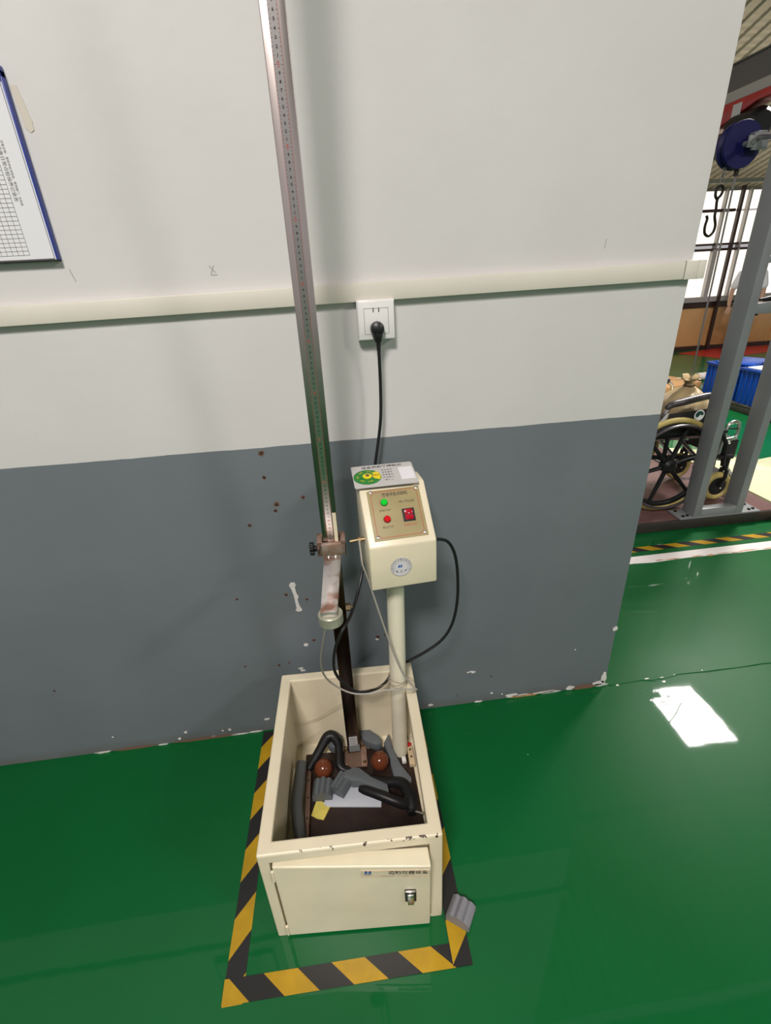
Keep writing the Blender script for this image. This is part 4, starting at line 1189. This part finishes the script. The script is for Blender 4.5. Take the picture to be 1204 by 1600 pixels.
for y in (1.25, 1.61):
    T = Ti @ frame((2.262, y, .068 + .092), (1, 0, 0), (0, 0, 1))
    b = MB(); b.torus(.072, .02, M['tire'], T, 36, 10); b.build('caster_tyre', WC)
    b = MB(); b.lathe([(.06, -.012), (.066, -.006), (.066, .006), (.06, .012)], M['black_plastic'], T, 28); b.build('caster_wheel', WC)
    b = MB()
    for s_ in (-1, 1): b.tube([(2.262, y + s_ * .026, .16), (2.285, y + s_ * .026, .225), (2.29, y + s_ * .02, .27)], [.009, .011, .012], M['black_plastic'], 8, Ti)
    b.tube([(2.29, y, .262), (2.29, y, .34)], .017, M['black_plastic'], 10, Ti)
    b.lathe([(.006, 0), (.006, .003)], M['silver'], Ti @ frame((2.262, y - .036, .16), (1, 0, 0), (0, 0, 1)), 8)
    b.build('caster_fork', WC)
# frame tubes, seat, back
for y in (1.235, 1.625):
    b = MB()
    b.tube([(1.73, y, .40), (2.3, y, .355)], .0125, M['black_plastic'], 10, Ti)
    b.tube([(1.73, y, .52), (2.12, y, .52), (2.2, y, .5), (2.24, y, .44), (2.255, y, .30)], .0125, M['black_plastic'], 10, Ti)
    b.tube([(1.75, y, .28), (1.75, y, .93), (1.73, y, 1.0), (1.66, y, 1.01)], .0125, M['black_plastic'], 10, Ti)
    b.tube([(1.858, y, hz), (1.858, y, .52)], .0125, M['black_plastic'], 10, Ti)
    b.build('side_frame', WC)
b = MB()
b.tube([(1.95, 1.24, .36), (1.95, 1.62, .5)], .012, M['steel'], 10, Ti); b.tube([(1.95, 1.62, .36), (1.95, 1.24, .5)], .012, M['steel'], 10, Ti)
b.tube([(2.08, 1.24, .36), (2.08, 1.62, .5)], .012, M['silver'], 10, Ti); b.tube([(2.08, 1.62, .36), (2.08, 1.24, .5)], .012, M['silver'], 10, Ti)
b.tube([(1.858, 1.2, hz), (1.858, 1.66, hz)], .012, M['steel'], 10, Ti)
b.build('cross_brace', WC)
b = MB(); b.box((1.99, 1.43, .51), (.5, .38, .022), M['fabric_black'], Ti, bev=.008); b.build('seat', WC)
b = MB(); b.box((1.742, 1.43, .75), (.02, .38, .44), M['fabric_black'], Ti, bev=.008); b.build('backrest', WC)
for y in (1.215, 1.645):
    b = MB(); b.prism([(1.79, .53), (2.155, .53), (2.155, .585), (2.07, .67), (1.83, .655), (1.79, .64)], -.007, .007, M['fabric_black'], Ti @ frame((0, y, 0), (1, 0, 0), (0, 0, 1)), bev=.003)
    sk = b.build('side_guard', WC)
    if y < 1.3:
        b = MB(); TT = Ti @ frame((1.998, y - .0085, .638), (1, 0, 0), (0, 0, 1))
        b.lathe([(.031, 0), (.031, .0012)], M['ink_white'], TT, 24)
        b.prism([(-.024, .006), (-.014, .021), (.004, .025), (.02, .016), (.024, .002), (.012, -.002), (.003, .004), (-.002, -.006), (-.012, -.012), (-.022, -.006)], .0012, .002, mat('emblem_green', (.01, .06, .05), .4), TT)
        b.build('emblem', sk, label='round white emblem with dark green shape')
    b = MB()
    b.tube(crv([(1.805, y + .012, .683), (1.83, y + .012, .704), (1.9, y + .012, .716), (2.02, y + .012, .736), (2.1, y + .012, .738)], 5), lerp_r([.013, .019, .021, .021, .017], 5), M['armpad'], 10, Ti)
    b.build('armrest_pad', WC, label='dark vinyl armrest pad')
    b = MB(); b.tube(crv([(1.80, y + .012, .53), (1.795, y + .012, .64), (1.825, y + .012, .69)], 4), .010, M['silver'], 8, Ti)
    b.build('armrest_tube', WC)
    b = MB(); b.tube(crv([(2.10, y + .012, .725), (2.135, y + .012, .69), (2.14, y + .012, .53)], 4), .010, M['silver'], 8, Ti); b.build('armrest_tube', WC)
    b = MB(); b.tube(crv([(1.745, y - .012, .60), (1.775, y - .016, .62), (1.80, y - .018, .665)], 4), lerp_r([.012, .013, .007], 4), M['silver'], 8, Ti); b.build('brake_lever', WC)
for y in (1.255, 1.605):
    b = MB()
    b.tube(crv([(2.232, y, .33), (2.235, y, .45), (2.235, y, .52), (2.25, y, .556), (2.29, y, .562), (2.312, y, .535), (2.312, y, .48), (2.29, y, .462), (2.245, y, .455)], 5), .0105, M['silver'], 9, Ti)
    b.tube([(2.24, y, .525), (2.308, y, .52)], .005, M['black_plastic'], 6, Ti)
    b.tube([(2.235, y, .43), (2.275, y, .44)], .012, M['silver'], 8, Ti)
    b.tube([(2.25, y, .34), (2.37, y, .2), (2.4, y, .15)], .011, M['silver'], 8, Ti)
    b.build('footrest_hanger', WC, label='silver curved footrest hanger')
    b = MB(); b.box((2.43, 1.43 + (y - 1.43) * .55, .145), (.13, .15, .014), M['black_plastic'], Ti, bev=.004); b.build('foot_plate', WC)
b = MB(); b.box((2.315, 1.43, .385), (.075, .33, .13), M['fabric_black'], Ti, bev=.012); b.build('calf_pad', WC)

# ------------------------------------------------------------------ pale panel, pallet with crates, cardboard and pipes behind the wheelchair
t = thing('glossy_sheet', 'pale yellow glossy panel lying on the floor behind the wheelchair', 'panel', (2.9, 1.6, 0))
Ti = Matrix.Translation((-2.9, -1.6, 0))
b = MB(); b.prism([(2.575, 1.0), (3.4, 1.0), (3.4, 1.86), (2.97, 1.78), (2.86, 2.06), (2.575, 2.2)], .052, .066, M['pale_panel'], Ti, bev=.002); b.build('top_sheet', t)
b = MB(); b.prism([(2.57, .995), (3.4, .995), (3.4, 1.86), (2.97, 1.78), (2.86, 2.06), (2.57, 2.2)], .0, .052, M['panel_edge'], Ti); b.build('wood_core', t)

t = thing('pallet', 'dark low pallet under the two blue crates', 'pallet', (4.5, 3.2, 0))
for k in range(8):
    b = MB(); b.box((0, -.56 + .16 * k, .07), (.96, .14, .02), M['pallet'], bev=.003); b.build('deck_board', t)
for x in (-.45, 0, .45):
    b = MB(); b.box((x, .0, .03), (.06, 1.26, .06), M['pallet'], bev=.003); b.build('bearer', t)
def crate(x0, x1, y0, y1, h, label, lid=None):
    t = thing('crate', label, 'crate', ((x0 + x1) / 2, (y0 + y1) / 2, .0805), 0, 'blue plastic crates on the pallet')
    w, d = x1 - x0, y1 - y0
    b = MB()
    b.box((0, 0, .008), (w - .03, d - .03, .016), M['crate'])
    b.box((-w / 2 + .015, 0, h / 2), (.012, d - .02, h), M['crate']); b.box((w / 2 - .015, 0, h / 2), (.012, d - .02, h), M['crate'])
    b.box((0, -d / 2 + .015, h / 2), (w - .02, .012, h), M['crate']); b.box((0, d / 2 - .015, h / 2), (w - .02, .012, h), M['crate'])
    b.build('shell', t)
    b = MB()
    for s_ in (-1, 1):
        b.box((s_ * (w / 2 - .006), 0, h - .015), (.024, d + .01, .03), M['crate'], bev=.004); b.box((0, s_ * (d / 2 - .006), h - .015), (w, .024, .03), M['crate'], bev=.004)
    b.build('rim', t)
    n = int(d / .055)
    for s_ in (-1, 1):
        for k in range(n):
            b = MB(); b.box((s_ * (w / 2 - .006), -d / 2 + d * (k + .5) / n, h / 2 - .015), (.01, .014, h - .035), M['crate'], bev=.002); b.build('rib', t)
    n = int(w / .07)
    for s_ in (-1, 1):
        for k in range(n):
            b = MB(); b.box((-w / 2 + w * (k + .5) / n, s_ * (d / 2 - .006), h / 2 - .015), (.014, .01, h - .035), M['crate'], bev=.002); b.build('rib', t)
    return t
cr_a = crate(4.05, 4.55, 3.3, 3.74, .33, 'blue ribbed plastic crate left of the grey post, with an open lid')
crate(4.05, 4.6, 2.72, 3.27, .345, 'blue ribbed plastic crate right of the grey post, covered by a white sheet')
b = MB(); b.box((0, 0, .008), (.46, .36, .016), M['crate'], bev=.003)
for k in range(6): b.box((-.19 + .075 * k, -.17, .018), (.02, .012, .006), M['pallet'])
o = b.build('lid', cr_a); o.location = (.04, .04, .3305); o.rotation_euler = (0, 0, .5)
b = MB(); b.box((0, 0, .005), (.5, .5, .01), M['paper'], bev=.002)
o = tag(b.build('white_sheet'), 'white sheet lying on the right blue crate', 'sheet'); o.location = (4.33, 2.98, .4265); o.rotation_euler = (0, 0, .12)
# flattened cardboard on the floor and pipes
b = MB(); b.box((0, 0, .04), (.7, .5, .08), M['card'], bev=.003)
b.box((-.18, .0, .081), (.3, .02, .002), M['card_dark']); b.box((-.355, -.0, .045), (.012, .46, .07), M['card_dark'])
o = tag(b.build('cardboard_box'), 'flat brown cardboard box on the floor behind the tan sack', 'box'); o.location = (4.0, 4.33, 0); o.rotation_euler = (0, 0, .3)
for (x, y, z, r, L, a, m, lb) in [(4.42, 4.12, .055, .055, .8, .1, 'pipe_dark', 'purple brown pipe on the floor between the cardboard box and the left crate'), (4.62, 4.56, .05, .05, .8, .1, 'pipe_pale', 'pale pipe with a dark end lying behind the purple brown pipe'), (4.3, 3.9, .05, .05, .8, .06, 'pipe_pale', 'pale pinkish pipe lying in front of the purple brown pipe, beside the left crate')]:
    b = MB(); b.lathe([(r * .75, .001), (r, 0), (r, L), (r * .75, L - .001)], M[m], Matrix.Rotation(math.pi / 2, 4, 'Y'), 18)
    b.lathe([(r * .74, -.001), (r * .74, .002)], M['ink'], Matrix.Rotation(math.pi / 2, 4, 'Y'), 18)
    o = tag(b.build('pipe'), lb, 'pipe', 'pipes lying by the crates'); o.location = (x, y, z); o.rotation_euler = (0, 0, a)
b = MB(); b.prism([(5.75, 6.5), (6.6, 6.7), (7.6, 6.62), (7.2, 6.12), (6.0, 5.85)], 0.0, .006, M['red_mat'])
recenter(tag(b.build('floor_mat'), 'red mat on the floor along the far tan wall', 'mat'))

# black tool lying on the rig's cross rail
b = MB(); b.tube(crv([(2.06, 1.075, 1.2375), (2.12, 1.075, 1.243), (2.2, 1.075, 1.255), (2.23, 1.075, 1.257)], 4), lerp_r([.006, .012, .022, .024], 4), M['black_plastic'], 10)
recenter(tag(b.build('black_tool'), 'black hand tool resting on the cross rail of the grey frame', 'tool'))

# overhead crane beam and its hoist
t = thing('crane_beam', 'dark grey overhead crane beam with a pale lower flange', 'beam', (2.63, 3.6, 2.285))
b = MB(); b.box((0, .0, .135), (.03, 6.1, .15), M['beam_dark']); b.build('web', t)
b = MB(); b.box((0, .0, .028), (.09, 6.1, .056), M['beam_light'], bev=.003); b.build('lower_flange', t)
b = MB(); b.box((0, .0, .205), (.05, 6.1, .01), M['beam_dark'], bev=.002); b.build('upper_flange', t)
for y in (-2.2, .2, 2.4):
    zc = 2.36 + (6.75 - (3.6 + y)) * .28 - 2.285
    b = MB(); b.cyl((0, y, .2), (0, y, zc), .014, M['beam_dark'], 8); b.build('hanger_rod', t)
t = thing('hoist', 'red electric hoist with a white label under the crane beam', 'hoist', (2.63, 2.35, 2.095))
b = MB(); b.prism([(-.55, .15), (-.52, .19), (.9, .19), (.9, .07), (.5, .07), (.0, .075), (-.3, .145)], -.05, .05, M['hoist_red'], frame((0, 0, 0), (0, 1, 0), (0, 0, 1)), bev=.006); b.build('housing', t)
b = MB(); b.box((-.052, -.15, .135), (.003, .07, .065), M['sticker']); b.build('label_plate', t)
b = MB()
TM = frame((0, 0, 0), (1, 0, 0), (0, 0, 1))
for k in range(11): b.lathe([(.062, 0), (.068, .004), (.068, .012), (.062, .016)], M['motor'], frame((-.02, .12 - .022 * k, -.022), (1, 0, 0), (0, 0, 1)), 24)
b.lathe([(.062, 0), (.062, .26)], M['motor'], frame((-.02, .13, -.022), (1, 0, 0), (0, 0, 1)), 24)
b.build('motor', t, label='ribbed dark grey motor')
b = MB(); b.lathe([(.07, 0), (.085, .01), (.085, .2), (.06, .22)], M['black_plastic'], frame((-.02, -.13, .03), (1, 0, 0), (0, 0, 1)), 24); b.build('end_drum', t)
b = MB()
for y in (-.3, .45): b.box((0, y, .192), (.05, .05, .02), M['beam_dark'])
b.build('trolley', t)

# ------------------------------------------------------------------ person standing behind the rig
person = thing('person', 'person in white short sleeved shirt and black trousers standing behind the grey post', 'person', (6.285, 5.99, 0), -.75)
def skin(name, pts, edges, radii, m, parent, sub=2):
    me = bpy.data.meshes.new(name); me.from_pydata(pts, edges, []); me.materials.append(m)
    o = bpy.data.objects.new(name, me); COL.objects.link(o)
    md = o.modifiers.new('skin', 'SKIN'); md.use_smooth_shade = True
    if not me.skin_vertices: me.skin_vertices.new(name='')
    for k, r in enumerate(radii):
        me.skin_vertices[0].data[k].radius = (r, r) if not isinstance(r, tuple) else r
        me.skin_vertices[0].data[k].use_root = (k == 0)
    ss = o.modifiers.new('sub', 'SUBSURF'); ss.levels = sub; ss.render_levels = sub
    o.parent = parent; return o
k_ = 0.84    # body height about 1.43 m
def sc_(ps): return [(x * k_, y * k_, z * k_) for x, y, z in ps]
bp = [(0, 0, .92), (0, .0, 1.08), (0, .01, 1.25), (0, 0, 1.40), (0, -.01, 1.50), (0, -.02, 1.60), (0, -.01, 1.66),
      (-.17, .0, 1.38), (-.24, .0, 1.12), (-.235, -.12, .93), (-.22, -.2, .87), (.17, 0, 1.38), (.22, .0, 1.12), (.22, -.08, .9), (.2, -.14, .82),
      (-.09, 0, .84), (-.1, -.01, .48), (-.1, .02, .09), (-.1, -.13, .035), (.09, 0, .84), (.1, -.01, .48), (.1, .02, .09), (.1, -.13, .035)]
be = [(0, 1), (1, 2), (2, 3), (3, 4), (4, 5), (5, 6), (3, 7), (7, 8), (8, 9), (9, 10), (3, 11), (11, 12), (12, 13), (13, 14), (0, 15), (15, 16), (16, 17), (17, 18), (0, 19), (19, 20), (20, 21), (21, 22)]
br = [.115, .105, .12, .1, .05, .085, .085, .055, .042, .034, .026, .055, .042, .034, .026, .08, .055, .04, .034, .08, .055, .04, .034]
br = [r * k_ for r in br]
body = skin('body', sc_(bp), be, br, M['skin'], person)
shp = [(0, 0, .72), (0, 0, .95), (0, .005, 1.15), (0, .005, 1.34), (0, 0, 1.43), (-.17, .0, 1.385), (-.235, .0, 1.13), (.17, 0, 1.385), (.22, .0, 1.13)]
skin('shirt', sc_(shp), [(0, 1), (1, 2), (2, 3), (3, 4), (3, 5), (5, 6), (3, 7), (7, 8)], [r * k_ for r in (.155, .15, .145, .12, .065, .075, .068, .075, .068)], M['shirt'], person)
tp = [(0, 0, .93), (-.09, 0, .82), (-.1, -.01, .48), (-.1, .02, .07), (.09, 0, .82), (.1, -.01, .48), (.1, .02, .07)]
skin('trousers', sc_(tp), [(0, 1), (1, 2), (2, 3), (0, 4), (4, 5), (5, 6)], [r * k_ for r in (.135, .1, .075, .062, .1, .075, .062)], M['trouser'], person)
for sx in (-1, 1):
    b = MB(); b.ball((sx * .1 * k_, -.06 * k_, .045 * k_), .05, M['black'], sc=(.85, 2.3, .8), seg=16); b.build('shoe', person)
b = MB(); b.ball((0, .0, 1.655 * k_), .098 * k_, M['hair'], sc=(.93, 1.05, 1.02), seg=20); b.build('hair', person)
b = MB()
for sx in (-1, 1):
    b.ball((sx * .03 * k_, -.1 * k_, 1.6 * k_), .01, M['ink_white'], sc=(1.3, .6, .8), seg=10)
    b.ball((sx * .03 * k_, -.107 * k_, 1.6 * k_), .005, M['ink'], seg=8)
    b.ball((sx * .08 * k_, -.02 * k_, 1.59 * k_), .02, M['skin'], sc=(.4, .8, 1.3), seg=10)
b.ball((0, -.112 * k_, 1.57 * k_), .013, M['skin'], sc=(.8, 1, 1.5), seg=10)
b.ball((0, -.1 * k_, 1.535 * k_), .016, mat('lips', (.35, .12, .1), .5), sc=(1.4, .5, .4), seg=10)
b.build('face', person)
for sx, hx, hy, hzv in ((-1, -.22, -.2, .87), (1, .2, -.14, .82)):
    h0 = Vector((hx, hy, hzv)) * k_
    d = Vector((0, -.8, -.6)).normalized(); side = Vector((1, 0, 0)); 
    pts = [h0, h0 + d * .03, h0 + d * .07]; ed = [(0, 1), (1, 2)]; rd = [.022, .026, .024]
    for j in range(4):
        off = side * (-.024 + .016 * j); L = [.052, .062, .066, .056][j]
        i0 = len(pts)
        pts += [h0 + d * .078 + off, h0 + d * (.078 + L * .5) + off + Vector((0, 0, -.006)), h0 + d * (.078 + L) + off + Vector((0, .008, -.02))]
        ed += [(2, i0), (i0, i0 + 1), (i0 + 1, i0 + 2)]; rd += [.009, .0085, .007]
    i0 = len(pts); pts += [h0 + d * .045 - side * sx * .03, h0 + d * .085 - side * sx * .045]; ed += [(1, i0), (i0, i0 + 1)]; rd += [.0095, .008]
    skin('hand', [tuple(p) for p in pts], ed, rd, M['skin'], person, 1)
